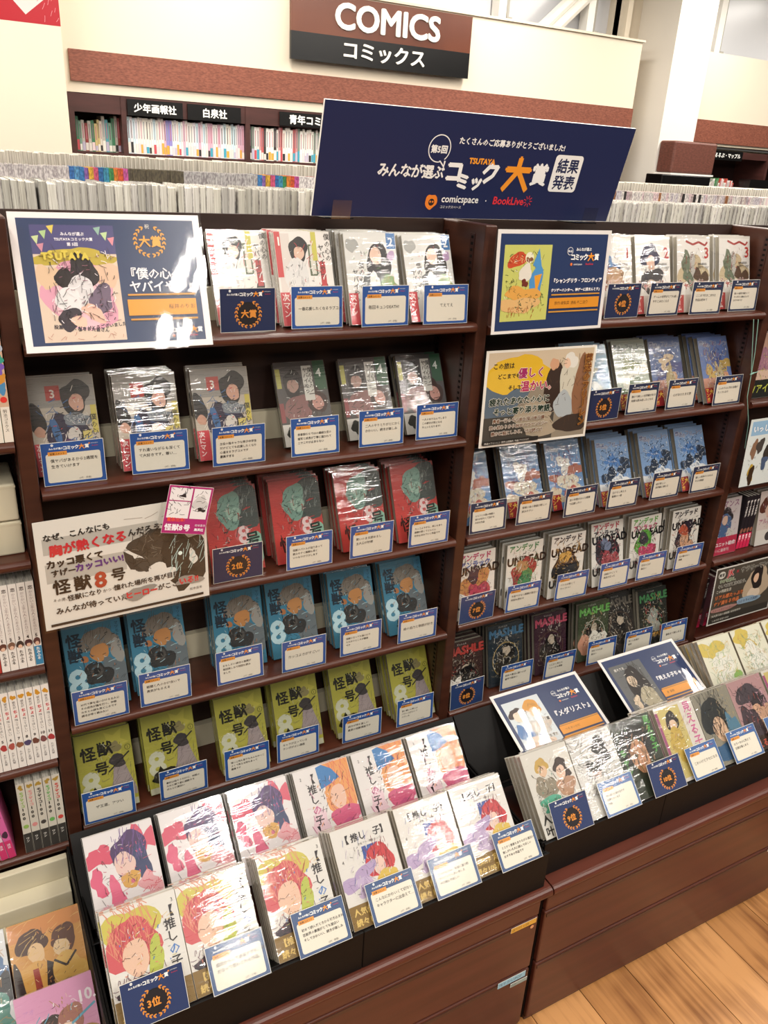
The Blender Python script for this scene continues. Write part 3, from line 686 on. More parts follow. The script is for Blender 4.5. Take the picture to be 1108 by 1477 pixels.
def osh(P, x, y, s, v=False, no='#d6338a'):
    if v:
        P.text('【', x, y, s, '#26222a', True, .3); P.text('推', x, y - s * 1.0, s, '#26222a', True, .35); P.text('し', x, y - s * 2, s, '#26222a', True, .35); P.text('の', x, y - s * 3, s, no, True, .4); P.text('子', x, y - s * 4, s, '#26222a', True, .35); P.text('】', x, y - s * 5, s, '#26222a', True, .3)
    else:
        a = s * .95
        for i, ch in enumerate('【推しの子】'): P.text(ch, x + a * i - (s * .3 if i == 0 else 0), y, s, no if ch == 'の' else '#26222a', bold=.4)
def cv_o1(n):
    P = C(128, 182, '#ebe4e6'); P.blob(26, 140, 26, 22, '#e0476b', 3, .3); P.blob(14, 96, 14, 22, '#e65480', 5, .3); P.blob(108, 150, 22, 28, '#e0506e', 7, .35); P.blob(76, 130, 32, 42, '#4b2f66', 2, .12); P.blob(96, 110, 16, 36, '#32406e', 12, .12); P.blob(66, 116, 19, 22, '#ecc6bb', 9, .06)
    P.scrib(50, 110, 104, 170, 46, .9, '#74519b', 4, 24, 1.4); P.blob(72, 86, 16, 17, '#dba23a', 8, .12); P.blob(44, 60, 14, 34, '#e8618a', 10, .2); P.blob(106, 70, 18, 20, '#e7a3ab', 11, .3); P.scrib(88, 50, 122, 100, 14, 1.1, '#d6405d', 15, 14); P.disc(75, 82, 4, '#d6607e')
    P.rect(30, 30, 118, 54, '#eedfe2'); osh(P, 34, 36, 17); P.text('赤坂アカ', 40, 22, 7, '#4a4044'); P.text('横槍メンゴ', 80, 22, 7, '#4a4044'); P.text('1', 14, 118, 10, '#333'); P.scrib(4, 4, 120, 20, 10, .5, '#d9a3b5', 6, 10); return P
def cv_o2(n):
    P = C(128, 182, '#e8e2e1'); P.rect(66, 100, 127, 181, '#f09a44'); P.blob(98, 120, 34, 58, '#ef9f52', 3, .1); P.scrib(70, 60, 124, 176, 50, 1.0, '#e2594e', 4, 34, 1.7); P.blob(88, 108, 19, 24, '#f0bfa6', 6, .06); P.poly([(52, 178), (66, 181), (86, 168), (100, 146), (78, 138), (54, 132)], '#2d7fc2'); P.blob(96, 66, 32, 24, '#d94f80', 8, .12); P.blob(104, 30, 26, 28, '#c8447e', 9, .15)
    P.scrib(76, 8, 126, 60, 30, .8, '#f0a0b8', 10, 16, .6); P.blob(40, 60, 18, 40, '#ecc9d6', 12, .25); osh(P, 24, 168, 21, True, '#c9538f'); P.text('2', 12, 160, 9, '#444'); P.text('赤坂アカ', 12, 20, 8, '#4a4044'); P.text('横槍メンゴ', 12, 9, 8, '#4a4044'); return P
def obi(P, txt='【推しの子】'):
    P.rect(.4, .4, 127.6, 42, '#8a6a2a'); P.text(txt, 8, 24, 14, '#e8c463', bold=.4); P.text('続々100万部', 8, 6, 14, '#e8c463', bold=.4); return P
def cv_o3(n):
    P = C(128, 182, '#e6e2dc'); P.blob(46, 146, 44, 34, '#cfc23e', 4, .14); P.blob(44, 118, 42, 46, '#d8505a', 3, .12); P.scrib(8, 90, 84, 176, 60, 1.3, '#e38a6a', 7, 36, 1.9); P.scrib(10, 100, 80, 150, 26, 1.0, '#b3303f', 8, 26, 1.3); P.blob(46, 98, 23, 28, '#edc0a4', 6, .05); P.blob(78, 88, 12, 34, '#b9c43e', 9, .14, -.25)
    P.blob(54, 46, 40, 20, '#2c2332', 11, .2); P.scrib(8, 40, 100, 70, 40, .9, '#6b3453', 12, 13); osh(P, 100, 160, 20, True, '#3b7fd0'); P.text('3', 118, 164, 9, '#555'); obi(P); return P
def cv_o4(n):
    P = C(128, 182, '#e5e1dc'); P.rect(56, 92, 92, 138, '#3b5eb0'); P.blob(86, 104, 28, 34, '#d2303a', 3, .1); P.scrib(62, 76, 108, 134, 40, .9, '#8f1826', 4, 26, 1.5); P.blob(84, 94, 13, 17, '#efc9b8', 6, .05); P.blob(34, 84, 34, 20, '#b9a1cc', 8, .3, .3); P.blob(52, 60, 26, 20, '#c7b2d6', 9, .3, -.3); P.scrib(10, 50, 80, 100, 26, .7, '#8f76a8', 10, 18)
    P.blob(98, 66, 26, 20, '#dcb93c', 12, .14); osh(P, 22, 152, 17, False, '#e4dfda'); P.text('赤坂アカ・横槍メンゴ', 50, 142, 5, '#555'); P.text('4', 10, 118, 9, '#555'); obi(P, '人気作 定価'); return P
def cv_s(n):
    P = C(113, 174, '#ebe7e2')
    if n == 1: P.blob(30, 110, 34, 28, '#4f86c0', 3, .3); P.blob(60, 80, 40, 24, '#b98d62', 5, .25); P.blob(80, 50, 30, 18, '#7fb36a', 6, .3)
    elif n == 2: P.blob(48, 134, 26, 30, '#23264e', 3, .16); P.blob(50, 118, 14, 17, '#e0b49c', 5, .06); P.blob(52, 74, 44, 26, '#3a3336', 6, .18); P.blob(60, 66, 24, 14, '#cdb5a2', 7, .15)
    else: P.blob(56, 100, 38, 38, '#c9b48e', 3, .3); P.blob(52, 110, 14, 26, '#b9b4ac', 5, .35); P.blob(36, 96, 20, 34, '#6f7a62', 6, .4, .4); P.blob(82, 84, 20, 20, '#5c4330', 7, .35); P.stroke([(30, 168), (54, 160), (74, 166), (96, 158), (104, 166)], 5, '#b03430')
    P.scrib(14, 60, 98, 130, 34, .7, '#4a3c33', 8, 16); P.text(str(n), 92, 128, 36, '#c8352f', bold=.8)
    for i, ch in enumerate('シャングリラ'): P.text(ch, 4 + i * 17, 62 - (i % 2) * 5, 20, ('#8d2a26', '#a8342c')[i % 2], bold=.6, edge='#ece8e2', edgew=.9)
    P.text('フロンティア', 40, 50, 8, '#7a2a26'); P.rect(.5, .5, 112, 42, '#d9ccc4'); P.rect(.5, .5, 22, 42, '#c03a3c'); P.text('ゲーム', 3, 40, 12, '#f2e6e0', True, .3); P.text('原作:硬梨菜', 70, 112, 6, '#333'); P.text('漫画:不二涼介', 70, 104, 6, '#333'); return P
def cv_f(n):
    b = {1: '#8fb4cf', 2: '#b7c2b4', 3: '#5d74a8', 4: '#6079b5', 5: '#5f8fc4', 6: '#7a9fcf'}[n]; P = C(113, 176, b)
    cs = {1: ['#e4e6e2', '#4a7fb0', '#c9c3a0'], 2: ['#5d7a4e', '#e4e2d4', '#8f9a62'], 3: ['#d9a67c', '#4a4f8c', '#e6c9a0'], 4: ['#d79a72', '#c7a54e', '#4a5590'], 5: ['#d8c9ae', '#b0634a', '#e6e4dc'], 6: ['#e2e4e6', '#23334a', '#4a80c4']}[n]  # last set paints white glare into the blue picture
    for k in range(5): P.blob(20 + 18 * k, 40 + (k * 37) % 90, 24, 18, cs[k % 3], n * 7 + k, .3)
    if n in (3, 4): P.rect(.5, .5, 112, 66, '#c98e78'); P.blob(66, 74, 12, 40, '#b9a46e', n, .3); P.scrib(20, 10, 96, 60, 20, .8, '#6a4a4a', n, 12)
    if n == 5: P.blob(70, 40, 22, 20, '#c2573f', 3, .15); P.blob(60, 70, 30, 20, '#dcd2b8', 4, .2)
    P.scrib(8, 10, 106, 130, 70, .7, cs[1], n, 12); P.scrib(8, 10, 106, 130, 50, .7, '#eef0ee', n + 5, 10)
    for i, ch in enumerate('葬送のフリーレン'): P.text(ch, 4 + (i % 8) * 13.2, 154 - (i % 3) * 3, 14, '#2b3f86' if n != 2 else '#3d5a4a', bold=.3, edge='#e6e8ea', edgew=.6)
    P.rect(.5, .5, 30, 40, '#a3202a'); P.text('マンガ', 2, 39, 12, '#efc93c', True, .3); P.text('大', 15, 37, 16, '#efc93c', True, .5); P.text(str(n), 100, 136, 10, '#f2f2f2'); return P
def cv_u(n):
    P = C(113, 176, '#e9e6df')
    q = {1: ('#c98a4a', '#3a2c44', '#c4405a'), 2: ('#a8323a', '#b98a5a', '#3f8f55'), 3: ('#1e1c22', '#d9a94a', '#20242e'), 4: ('#3a3138', '#7a86a4', '#b04a52'), 5: ('#5fae3c', '#4a4a50', '#cf3a6a'), 6: ('#332a3a', '#c2583a', '#d8a07a')}[n]
    P.text('UNDEAD', 2, 118, 30, '#17161a', bold=1.6); P.text('UNLUCK', 2, 30, 30, '#17161a', bold=1.6)
    P.blob(54, 88, 36, 44, q[0], n, .2); P.blob(66, 66, 26, 34, q[2], n + 3, .25); P.blob(50, 112, 18, 18, q[1], n + 5, .15); P.scrib(10, 20, 100, 140, 70, .9, '#201c22', n, 16); P.scrib(10, 20, 100, 140, 30, .9, q[1], n + 8, 12); P.scrib(20, 20, 100, 120, 20, 1.1, q[2], n + 9, 12)
    P.text('アンデッド', 6, 156, 19, {1: '#c43a72', 5: '#5fae3c', 4: '#c43a52', 2: '#3f8f55'}.get(n, '#35303a'), bold=.8); 
    if n in (1, 5, 4): P.text('アンラック', 8, 138, 18, {1: '#2d5fb0', 5: '#c43a72', 4: '#35303a'}[n], bold=.8)
    return P
def cv_m(n):
    b = {1: '#3a2624', 2: '#24303a', 3: '#3c2230', 4: '#3e4a34', 5: '#2e2a28', 6: '#1f241f'}[n]; P = C(113, 176, b)
    c = {1: '#b3352e', 2: '#3a6f94', 3: '#b33f5c', 4: '#5fae4a', 5: '#6a6258', 6: '#3d7f4a'}[n]
    P.text('MASHLE', 4, 140, 31, c, bold=1.8, edge='#12100f', edgew=1.2); P.text('マッシュル', 34, 166, 6, '#d8d4cc'); 
    P.disc(58, 72, 44, {2: '#b89a4a', 4: '#c9c6ba'}.get(n, '#5d4636'), 50); P.disc(58, 72, 42, b, 48); P.blob(58, 70, 26, 44, '#141315', n, .18); P.blob(60, 96, 12, 14, '#b9aa96', n + 2, .1); P.blob(40, 60, 20, 26, '#2a2624', n + 4, .2)
    if n == 4: P.blob(24, 50, 24, 30, '#c98e72', 5, .15); P.blob(76, 60, 30, 28, '#e0ddd2', 7, .2)
    if n == 1: P.blob(30, 60, 30, 26, '#e2dfd8', 8, .35); P.blob(70, 78, 28, 24, '#171416', 9, .2)
    if n == 6: P.blob(58, 80, 26, 30, '#8f938c', 5, .35); P.text('マンガ大賞', 20, 30, 14, '#d9a02e', bold=.5); P.rect(80, 40, 104, 56, '#b8262c')
    P.scrib(14, 20, 100, 130, 50, .8, '#a5977c', n, 12); P.scrib(14, 20, 100, 130, 30, .8, '#dcd6c8', n + 6, 8); P.text('%d' % n, 56, 130, 9, '#d8d4cc'); return P
def cv_d1(n):
    P = C(128, 182, '#d9d5cc'); P.blob(46, 148, 16, 18, '#c9a13c', 3, .15); P.blob(46, 136, 11, 13, '#e2b996', 4, .05); P.blob(96, 130, 22, 20, '#3b2a26', 5, .25); P.blob(92, 122, 13, 14, '#e6c0a6', 6, .06); P.blob(44, 100, 26, 28, '#8f846e', 7, .15); P.blob(96, 90, 22, 24, '#b88a68', 8, .2); P.blob(60, 62, 44, 18, '#3fa98a', 9, .3); P.scrib(12, 50, 116, 130, 50, .8, '#5a4a3c', 10, 15); P.text('メダリスト', 12, 92, 9, '#36302a', True)
    P.rect(.4, .4, 127.6, 50, '#dcd8d0'); P.text('人生ぶち', 6, 30, 22, '#2e2a28', bold=.8); P.text('叶えたい', 6, 6, 22, '#2e2a28', bold=.8); return P
def cv_d2(n):
    P = C(128, 182, '#cfcec9'); P.scrib(6, 30, 122, 176, 150, .9, '#2a2a2c', 4, 26); P.blob(86, 140, 24, 26, '#2c2b2d', 5, .25); P.blob(56, 96, 14, 17, '#c9aea0', 6, .06); P.blob(60, 108, 22, 16, '#2e2b2c', 8, .25); P.scrib(6, 30, 122, 176, 60, .8, '#eceae6', 9, 20); P.rect(.4, .4, 127.6, 40, '#d8d6d0'); P.text('数', 70, 8, 34, '#26242a', bold=1.0); return P
def cv_v(n):
    if n == 1:
        P = C(128, 182, '#2a3324'); P.blob(60, 120, 46, 54, '#1e1a1c', 3, .1); P.blob(62, 92, 28, 38, '#c98e62', 5, .06); P.scrib(24, 40, 110, 170, 60, 1.2, '#0f0e10', 6, 40, 1.5); P.text('見える子', 104, 176, 22, '#4fae3f', True, .6); P.text('ちゃん', 6, 120, 20, '#4fae3f', True, .5); P.disc(50, 96, 6, '#5a5244'); return P
    if n == 2:
        P = C(128, 182, '#dcd6cc'); P.rect(8, 8, 82, 176, '#cdbb6a'); P.blob(46, 142, 18, 26, '#2a2422', 3, .12); P.blob(46, 132, 11, 14, '#e6c4a6', 4, .05); P.blob(44, 84, 26, 40, '#c9a93a', 5, .15); P.scrib(14, 30, 76, 120, 50, .9, '#8a7434', 6, 16); P.rect(.5, 10, 9, 170, '#a34a7a'); P.text('見える子', 92, 176, 28, '#d6569a', True, .5); return P
    if n == 3:
        P = C(128, 182, '#8d8878'); P.blob(52, 116, 42, 50, '#20272a', 3, .1); P.blob(58, 84, 24, 30, '#d8b08e', 5, .06); P.scrib(14, 60, 94, 170, 70, 1.2, '#10161a', 6, 36, 1.5); P.blob(104, 60, 20, 60, '#4f7f9a', 7, .15); P.blob(50, 30, 50, 24, '#35618a', 8, .15); P.scrib(70, 100, 124, 176, 30, 1.0, '#b3a074', 9, 14); return P
    P = C(128, 182, '#b58a8c'); P.blob(60, 140, 40, 28, '#4b4048', 3, .14); P.blob(92, 110, 30, 26, '#3a3238', 5, .12); P.blob(70, 82, 22, 28, '#d8a888', 6, .08); P.blob(40, 60, 30, 60, '#4a3c44', 7, .12); P.blob(104, 70, 24, 40, '#c79a7c', 8, .12); P.scrib(10, 20, 110, 160, 80, 1.0, '#241c22', 9, 20); P.scrib(90, 90, 124, 176, 24, 1.0, '#d6a3b4', 10, 16); P.rect(.4, .4, 127, 34, '#3c2a24'); P.text('見える子', 8, 8, 20, '#c9503a', bold=.6); return P
def cv_w(n):  # pale masses put the glare on these covers into the print
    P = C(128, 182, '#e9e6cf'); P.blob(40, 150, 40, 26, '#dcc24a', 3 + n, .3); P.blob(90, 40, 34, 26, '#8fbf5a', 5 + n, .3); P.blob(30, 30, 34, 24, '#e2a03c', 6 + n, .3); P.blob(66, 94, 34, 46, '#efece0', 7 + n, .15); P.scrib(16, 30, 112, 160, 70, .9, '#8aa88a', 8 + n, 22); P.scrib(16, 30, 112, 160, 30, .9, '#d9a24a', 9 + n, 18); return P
def cv_fr(n):
    P = C(113, 176, '#d9cfd2'); P.blob(50, 120, 30, 30, '#3a3236', 3, .12); P.blob(52, 80, 36, 44, '#4f6f9e', 5, .15); P.blob(50, 108, 13, 14, '#e2bda8', 6, .06); P.blob(80, 60, 16, 22, '#d9d5cf', 7, .15); P.text('ロマンス', 10, 150, 24, '#9a5a86', bold=.4); P.rect(.4, .4, 112.6, 56, '#c9264e'); P.text('新ユニット結成!', 6, 28, 14, '#f6e6ea', bold=.6); P.text('ついに最新刊', 10, 10, 12, '#f6e6ea'); return P
def cv_fr2(n):
    P = C(113, 176, '#e2d4cf'); P.blob(50, 130, 40, 34, '#6a3a2a', 3, .14); P.blob(50, 110, 20, 24, '#e8c2ae', 5, .06); P.text('アルビレオ', 6, 70, 19, '#a84a78', bold=.4); P.rect(.4, .4, 112.6, 50, '#e9e5df'); P.disc(58, 26, 15, '#4a4648'); return P
def cv_fr3(n):
    P = C(113, 176, '#c9a08a'); P.blob(40, 90, 34, 50, '#b07a92', 3, .2); P.text('ばら', 8, 130, 30, '#5c3460', True, .6); P.rect(.4, .4, 112, 50, '#1f1f1a'); P.text('IVアイ', 6, 16, 26, '#c9cf3a', bold=.6); P.rect(.4, 50, 112, 76, '#e6c4ae'); return P
def cv_or(n):
    P = C(128, 182, '#dd9a34'); P.rect(.4, 150, 127.6, 181.5, '#d8852a'); P.blob(38, 142, 26, 24, '#4a2418', 3, .1); P.blob(44, 122, 15, 17, '#f0c690', 5, .05); P.blob(94, 132, 24, 24, '#5c2c18', 6, .1); P.blob(88, 118, 14, 15, '#f2cf9c', 7, .05); P.blob(34, 58, 38, 56, '#e2a63a', 8, .08); P.poly([(34, 96), (44, 96), (50, 20), (36, 12)], '#a8341f'); P.poly([(60, 104), (72, 96), (64, 40), (56, 8), (50, 30)], '#2c1f1c'); P.blob(98, 66, 32, 42, '#e8b64a', 9, .1); P.stroke([(72, 100), (92, 84), (112, 104)], 4, '#2c2420'); P.blob(8, 60, 10, 50, '#33241e', 10, .1); P.scrib(6, 100, 122, 178, 26, .7, '#f0c46a', 11, 30, .5); return P
def cv_pk(n):
    P = C(128, 182, '#e09ac0'); P.rect(.4, 140, 127.6, 181.5, '#dc92be'); P.blob(52, 116, 24, 22, '#3a2624', 3, .1); P.blob(56, 102, 14, 15, '#f0cdb4', 5, .05); P.blob(84, 118, 24, 24, '#a86a5a', 6, .1); P.blob(78, 104, 13, 14, '#f2d4be', 7, .05); P.blob(98, 78, 32, 28, '#b98a3c', 8, .12); P.stroke([(84, 112), (126, 132)], 4, '#58a9c6'); P.text('10.', 98, 140, 26, '#f2eaf0', bold=.8); P.text('アオ', 10, 150, 10, '#c583c4'); return P
def cv_wt(n):
    P = C(128, 182, '#e4e6ea'); P.blob(100, 110, 30, 36, '#5a80b0', 3, .3); P.blob(110, 80, 20, 40, '#30343c', 4, .2); P.blob(96, 40, 34, 40, '#3d8f80', 5, .2); P.text('4', 110, 160, 16, '#4a4a50'); P.scrib(60, 20, 124, 150, 40, .9, '#c58a3c', 6, 18); return P
DES = {}
def design(fn, n):
    k = (fn.__name__, n)
    if k not in DES:
        CUR[0] = fn.__name__; P = fn(n); nm = CUR[0]; P.tone = 0; hs = sum(map(ord, nm)) + n
        cols = sorted({c for c in P.c}, key=lambda c: c[0] + c[1] + c[2]); R_ = random.Random(hs)
        dens = {'cv_k3': 18, 'cv_s': 26, 'cv_f': 70, 'cv_m': 60, 'cv_u': 60, 'cv_d2': 60, 'cv_w': 50}.get(nm, 40)
        def back(c): return tuple(int(round(255 * ((12.92 * q) if q <= .0031308 else 1.055 * q ** (1 / 2.4) - .055))) for q in c[:3])
        W_, H_ = P.W, P.H
        for q in range(7):
            c = back(R_.choice(cols)); P.scrib(W_ * .14, H_ * .26, W_ * .84, H_ * .86, dens // 5, R_.choice((.7, 1.0, 1.5)), c, hs + q, R_.choice((6, 10, 18)), R_.choice((None, 1.2, 1.9, .4)))
        P.scrib(W_ * .2, H_ * .28, W_ * .8, H_ * .84, dens // 3, .7, back(cols[0]), hs + 9, 9); P.scrib(W_ * .2, H_ * .3, W_ * .8, H_ * .86, dens // 4, .8, back(cols[-1]), hs + 11, 9)
        DES[k] = P.mesh('cover_print')
    return DES[k]
# ------------------------------------------------------------ face-out books
BOOKM = {}
def bookmesh(wd, h, t):
    k = (wd, h, t)
    if k not in BOOKM:
        c = .0005
        cov = MB().box(0, wd, 0, c, 0, h).box(0, wd, t - c, t, 0, h).box(wd - c, wd, c, t - c, 0, h).mesh('cover', 'cover')
        pg = MB().box(.0015, wd - c - .0002, c + .0001, t - c - .0001, .0018, h - .0018).mesh('page_block', 'pages')
        e = .0013
        fl = MB().box(-.0007, wd + .0007, -e, t + .0002, -.0001, h + .0009).mesh('shrink_wrap', 'film')
        for p in fl.polygons: p.use_smooth = False
        BOOKM[k] = (cov, pg, fl)
    return BOOKM[k]
def book(wd, h, t, loc, tilt, yaw, label, cprint=None, col='#e8e4dc', group=None, wrap=True, name='manga_book', roll=0):
    r = thing(name, label, 'book', loc, (-tilt, 0, yaw), group)
    cov, pg, fl = bookmesh(wd, h, t)
    o = link('cover', cov, r); o.color = tuple(q * .75 for q in rgb(col)[:3]) + (1,); link('page_block', pg, r)
    if cprint: link('cover_print', cprint, r)
    if wrap: link('shrink_wrap', fl, r)
    return r
RJ = random.Random(11)
def stack(wd, h, t, X, Y, Z, tilt, n, fn, dn, label, short, col, gap=.0016, lean=0.0, tray=False):
    cp = design(fn, dn); yaw = RJ.uniform(-.012, .012) * (.4 if tray else 1); p_ = t + gap + .0012
    if not tray: Z += t * math.sin(tilt)
    book(wd, h, t, (X, Y, Z), tilt, yaw, label, cp, col)
    for k in range(1, n):
        if tray: dy, dz = k * p_ * math.cos(tilt), -k * p_ * math.sin(tilt)      # packed square on the sloping ledge
        else: dy, dz = k * p_ / math.cos(tilt), 0
        j = RJ.uniform(0, .003) if tray else 0
        book(wd, h, t, (X + RJ.uniform(-.0035, .0035) * (.5 if tray else 1) - k * lean, Y + dy + j * math.sin(tilt), Z + dz + j * math.cos(tilt)), tilt, yaw + RJ.uniform(-.003, .003) * (0 if tray else 1), 'spare copy behind, in the ' + short, cp, col, 'spares, ' + short)
ORD = ['first', 'second', 'third', 'fourth', 'fifth', 'sixth', 'seventh']
WS = 'wrapped manga, '
ROWS = {
 'L1': (ZL[0], 'top shelf of the left bay', [(0.3569, 0.0652, 0.398, 4, cv_a1, 1), (0.4713, 0.0307, 0.342, 4, cv_a1, 1), (0.6049, 0.0156, 0.318, 5, cv_a2, 2), (0.7371, 0.0120, 0.384, 4, cv_a2, 2)], 'white cover, dark mass and red bands'),
 'L2': (ZL[1], 'second shelf of the left bay', [(0.0199, 0.0588, 0.321, 2, cv_a3, 3), (0.1621, 0.0377, 0.315, 4, cv_a3, 3), (0.3058, 0.0421, 0.328, 4, cv_a3, 3), (0.4868, 0.0577, 0.450, 5, cv_a4, 4), (0.6286, 0.0531, 0.445, 5, cv_a4, 4), (0.7645, 0.0483, 0.450, 5, cv_a4, 4)], 'dark jacket tones'),
 'L3': (ZL[2], 'third shelf of the left bay', [(0.3169, 0.0267, 0.361, 5, cv_k1, 1), (0.4565, 0.0243, 0.361, 5, cv_k1, 1), (0.6093, 0.0260, 0.395, 5, cv_k1, 1), (0.7456, 0.0197, 0.384, 6, cv_k1, 1)], 'red and green cover'),
 'L4': (ZL[3], 'fourth shelf of the left bay', [(0.0264, 0.0338, 0.321, 2, cv_k2, 2), (0.1545, 0.0410, 0.335, 2, cv_k2, 2), (0.3285, 0.0519, 0.269, 3, cv_k2, 2), (0.4566, 0.0503, 0.350, 3, cv_k2, 2), (0.6029, 0.0366, 0.361, 4, cv_k2, 2), (0.7435, 0.0317, 0.416, 4, cv_k2, 2)], 'blue cover and large pale 8'),
 'L5': (ZL[4], 'fifth shelf of the left bay', [(0.0220, 0.0120, 0.348, 2, cv_k3, 3), (0.1611, 0.0191, 0.375, 3, cv_k3, 3), (0.3223, 0.0130, 0.381, 3, cv_k3, 3), (0.4614, 0.0237, 0.390, 3, cv_k3, 3), (0.6108, 0.0189, 0.435, 5, cv_k3, 3), (0.7699, 0.0120, 0.450, 6, cv_k3, 3)], 'yellow cover and black title'),
 'R1': (ZR[0], 'top shelf of the right bay', [(1.2392, 0.0309, 0.279, 3, cv_s, 1), (1.3618, 0.0251, 0.289, 2, cv_s, 2), (1.4923, 0.0237, 0.257, 3, cv_s, 3), (1.6562, 0.0382, 0.264, 3, cv_s, 3)], 'white cover and red numeral'),
 'R2': (ZR[1], 'second shelf of the right bay', [(1.2203, 0.0120, 0.450, 3, cv_f, 1), (1.3761, 0.0362, 0.450, 4, cv_f, 2), (1.4951, 0.0356, 0.422, 4, cv_f, 3), (1.6572, 0.0133, 0.450, 6, cv_f, 4)], 'painted sky-toned cover'),
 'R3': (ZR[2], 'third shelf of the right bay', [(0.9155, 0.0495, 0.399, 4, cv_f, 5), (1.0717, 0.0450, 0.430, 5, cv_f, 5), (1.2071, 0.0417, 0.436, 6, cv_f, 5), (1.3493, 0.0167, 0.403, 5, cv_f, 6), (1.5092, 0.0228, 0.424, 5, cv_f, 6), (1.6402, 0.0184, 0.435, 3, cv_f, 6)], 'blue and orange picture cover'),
 'R4': (ZR[3], 'fourth shelf of the right bay', [(0.9165, 0.0120, 0.106, 4, cv_u, 1), (1.0630, 0.0120, 0.089, 6, cv_u, 2), (1.2019, 0.0120, 0.080, 6, cv_u, 3), (1.3566, 0.0120, 0.233, 6, cv_u, 4), (1.4863, 0.0120, 0.134, 6, cv_u, 5), (1.6384, 0.0120, 0.108, 6, cv_u, 6)], 'white cover with jumbled black lettering'),
 'R5': (ZR[4], 'fifth shelf of the right bay', [(0.9180, 0.0140, 0.189, 4, cv_m, 1), (1.0693, 0.0401, 0.207, 4, cv_m, 2), (1.2214, 0.0342, 0.222, 4, cv_m, 3), (1.3760, 0.0365, 0.180, 3, cv_m, 4), (1.4836, 0.0212, 0.409, 2, cv_m, 5), (1.6023, 0.0120, 0.312, 3, cv_m, 6)], 'dark cover and coloured title'),
}
DCOL = {'cv_a1': ('#e2dcd6', 'red numeral 1'), 'cv_a2': ('#d9d5d2', 'blue numeral 2'), 'cv_a3': ('#b5a898', 'red numeral 3'), 'cv_a4': ('#3a3a3a', 'green numeral 4'), 'cv_k1': ('#a03a36', 'red and green cover'), 'cv_k2': ('#3b7c98', 'blue cover with pale 8'),
        'cv_k3': ('#aaa53a', 'yellow cover with black title'), 'cv_s': ('#e4dfd8', 'white cover and red numeral %d'), 'cv_f': ('#8f98a0', 'painted cover of volume %d'), 'cv_u': ('#d8d5cf', 'white and black cover, volume %d'), 'cv_m': ('#332a28', 'dark cover, volume %d')}
for rk, (z, where, lst, desc) in ROWS.items():
    for i, (X, Y, tilt, n, fn, dn) in enumerate(lst):
        c, nm = DCOL[fn.__name__]; nm = nm % dn if '%d' in nm else nm
        h = .180 if rk == 'R1' else (.174 if rk[0] == 'L' and rk[1] in '12' else .176)
        t = .0125
        room = (DEP - .032 if rk[0] == 'L' else DEP - .014) - Y
        st_ = (t + .0021) / math.cos(tilt); n = max(1, min(n, int((room - h * math.sin(tilt) * 0 - .002) / st_)))
        # the tops must stay in front of the back panel
        while n > 1 and Y + n * st_ + h * math.sin(tilt) > DEP - .012: n -= 1
        stack(.113, h, t, X, Y, z + .0006, tilt, n, fn, dn, '%s%s, %s from left on %s' % (WS, nm, ORD[i], where.replace(' of the ', ', ')), '%s stack from left, %s' % (ORD[i], where.replace(' of the ', ', ')), c, lean=.0006)
# trays
for i, (X, n, fn, dn) in enumerate([(-.001, 3, cv_o1, 1), (.141, 4, cv_o1, 1), (.281, 4, cv_o1, 1), (.424, 4, cv_o2, 2), (.562, 4, cv_o2, 2), (.702, 4, cv_o2, 2)]):
    stack(.128, .182, .0135, X, -.262, .5605, .75, n, fn, dn, '%s%s, %s in rear row, left tray' % (WS, ('pink and purple art' if fn is cv_o1 else 'orange and pink art, vertical title'), ORD[i]), '%s stack, rear row, left tray' % ORD[i], '#e6e0dc', tray=True)
for i, (X, n, fn, dn) in enumerate([(-.005, 5, cv_o3, 3), (.1245, 5, cv_o3, 3), (.274, 5, cv_o3, 3), (.424, 4, cv_o4, 4), (.564, 4, cv_o4, 4), (.697, 4, cv_o4, 4)]):
    stack(.128, .182, .0135, X, -.45, .5645, .75, n, fn, dn, '%s%s, %s in front row, left tray' % (WS, ('pink and yellow-green art' if fn is cv_o3 else 'red hair-like mass and gold band'), ORD[i]), '%s stack, front row, left tray' % ORD[i], '#ddd2c2', tray=True)
for i, (X, n, fn, dn, ds) in enumerate([(.899, 4, cv_d1, 1, 'beige and teal cover'), (1.030, 4, cv_d2, 1, 'black and white sketch cover'), (1.1595, 2, cv_v, 1, 'dark cover and green title'), (1.304, 6, cv_v, 2, 'yellow cover and pink title'), (1.434, 3, cv_v, 3, 'blue-black cover'), (1.564, 3, cv_v, 4, 'mauve cover'), (1.70, 5, cv_v, 2, 'yellow cover at the frame edge')]):
    stack(.128, .182, .0135, X, -.428, .5645, .75, n, fn, dn, '%s%s, %s from the left in the right tray' % (WS, ds, ORD[i]), '%s stack in the right tray' % ORD[i], '#cfc8ba', tray=True)
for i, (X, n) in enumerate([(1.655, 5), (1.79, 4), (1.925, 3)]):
    stack(.128, .182, .0135, X, -.25, .5645, .75, n, cv_w, i + 1, '%syellow-green art, %s in rear row, right tray' % (WS, ORD[i]), '%s stack in the rear row of the right tray' % ORD[i], '#b89a78', tray=True)

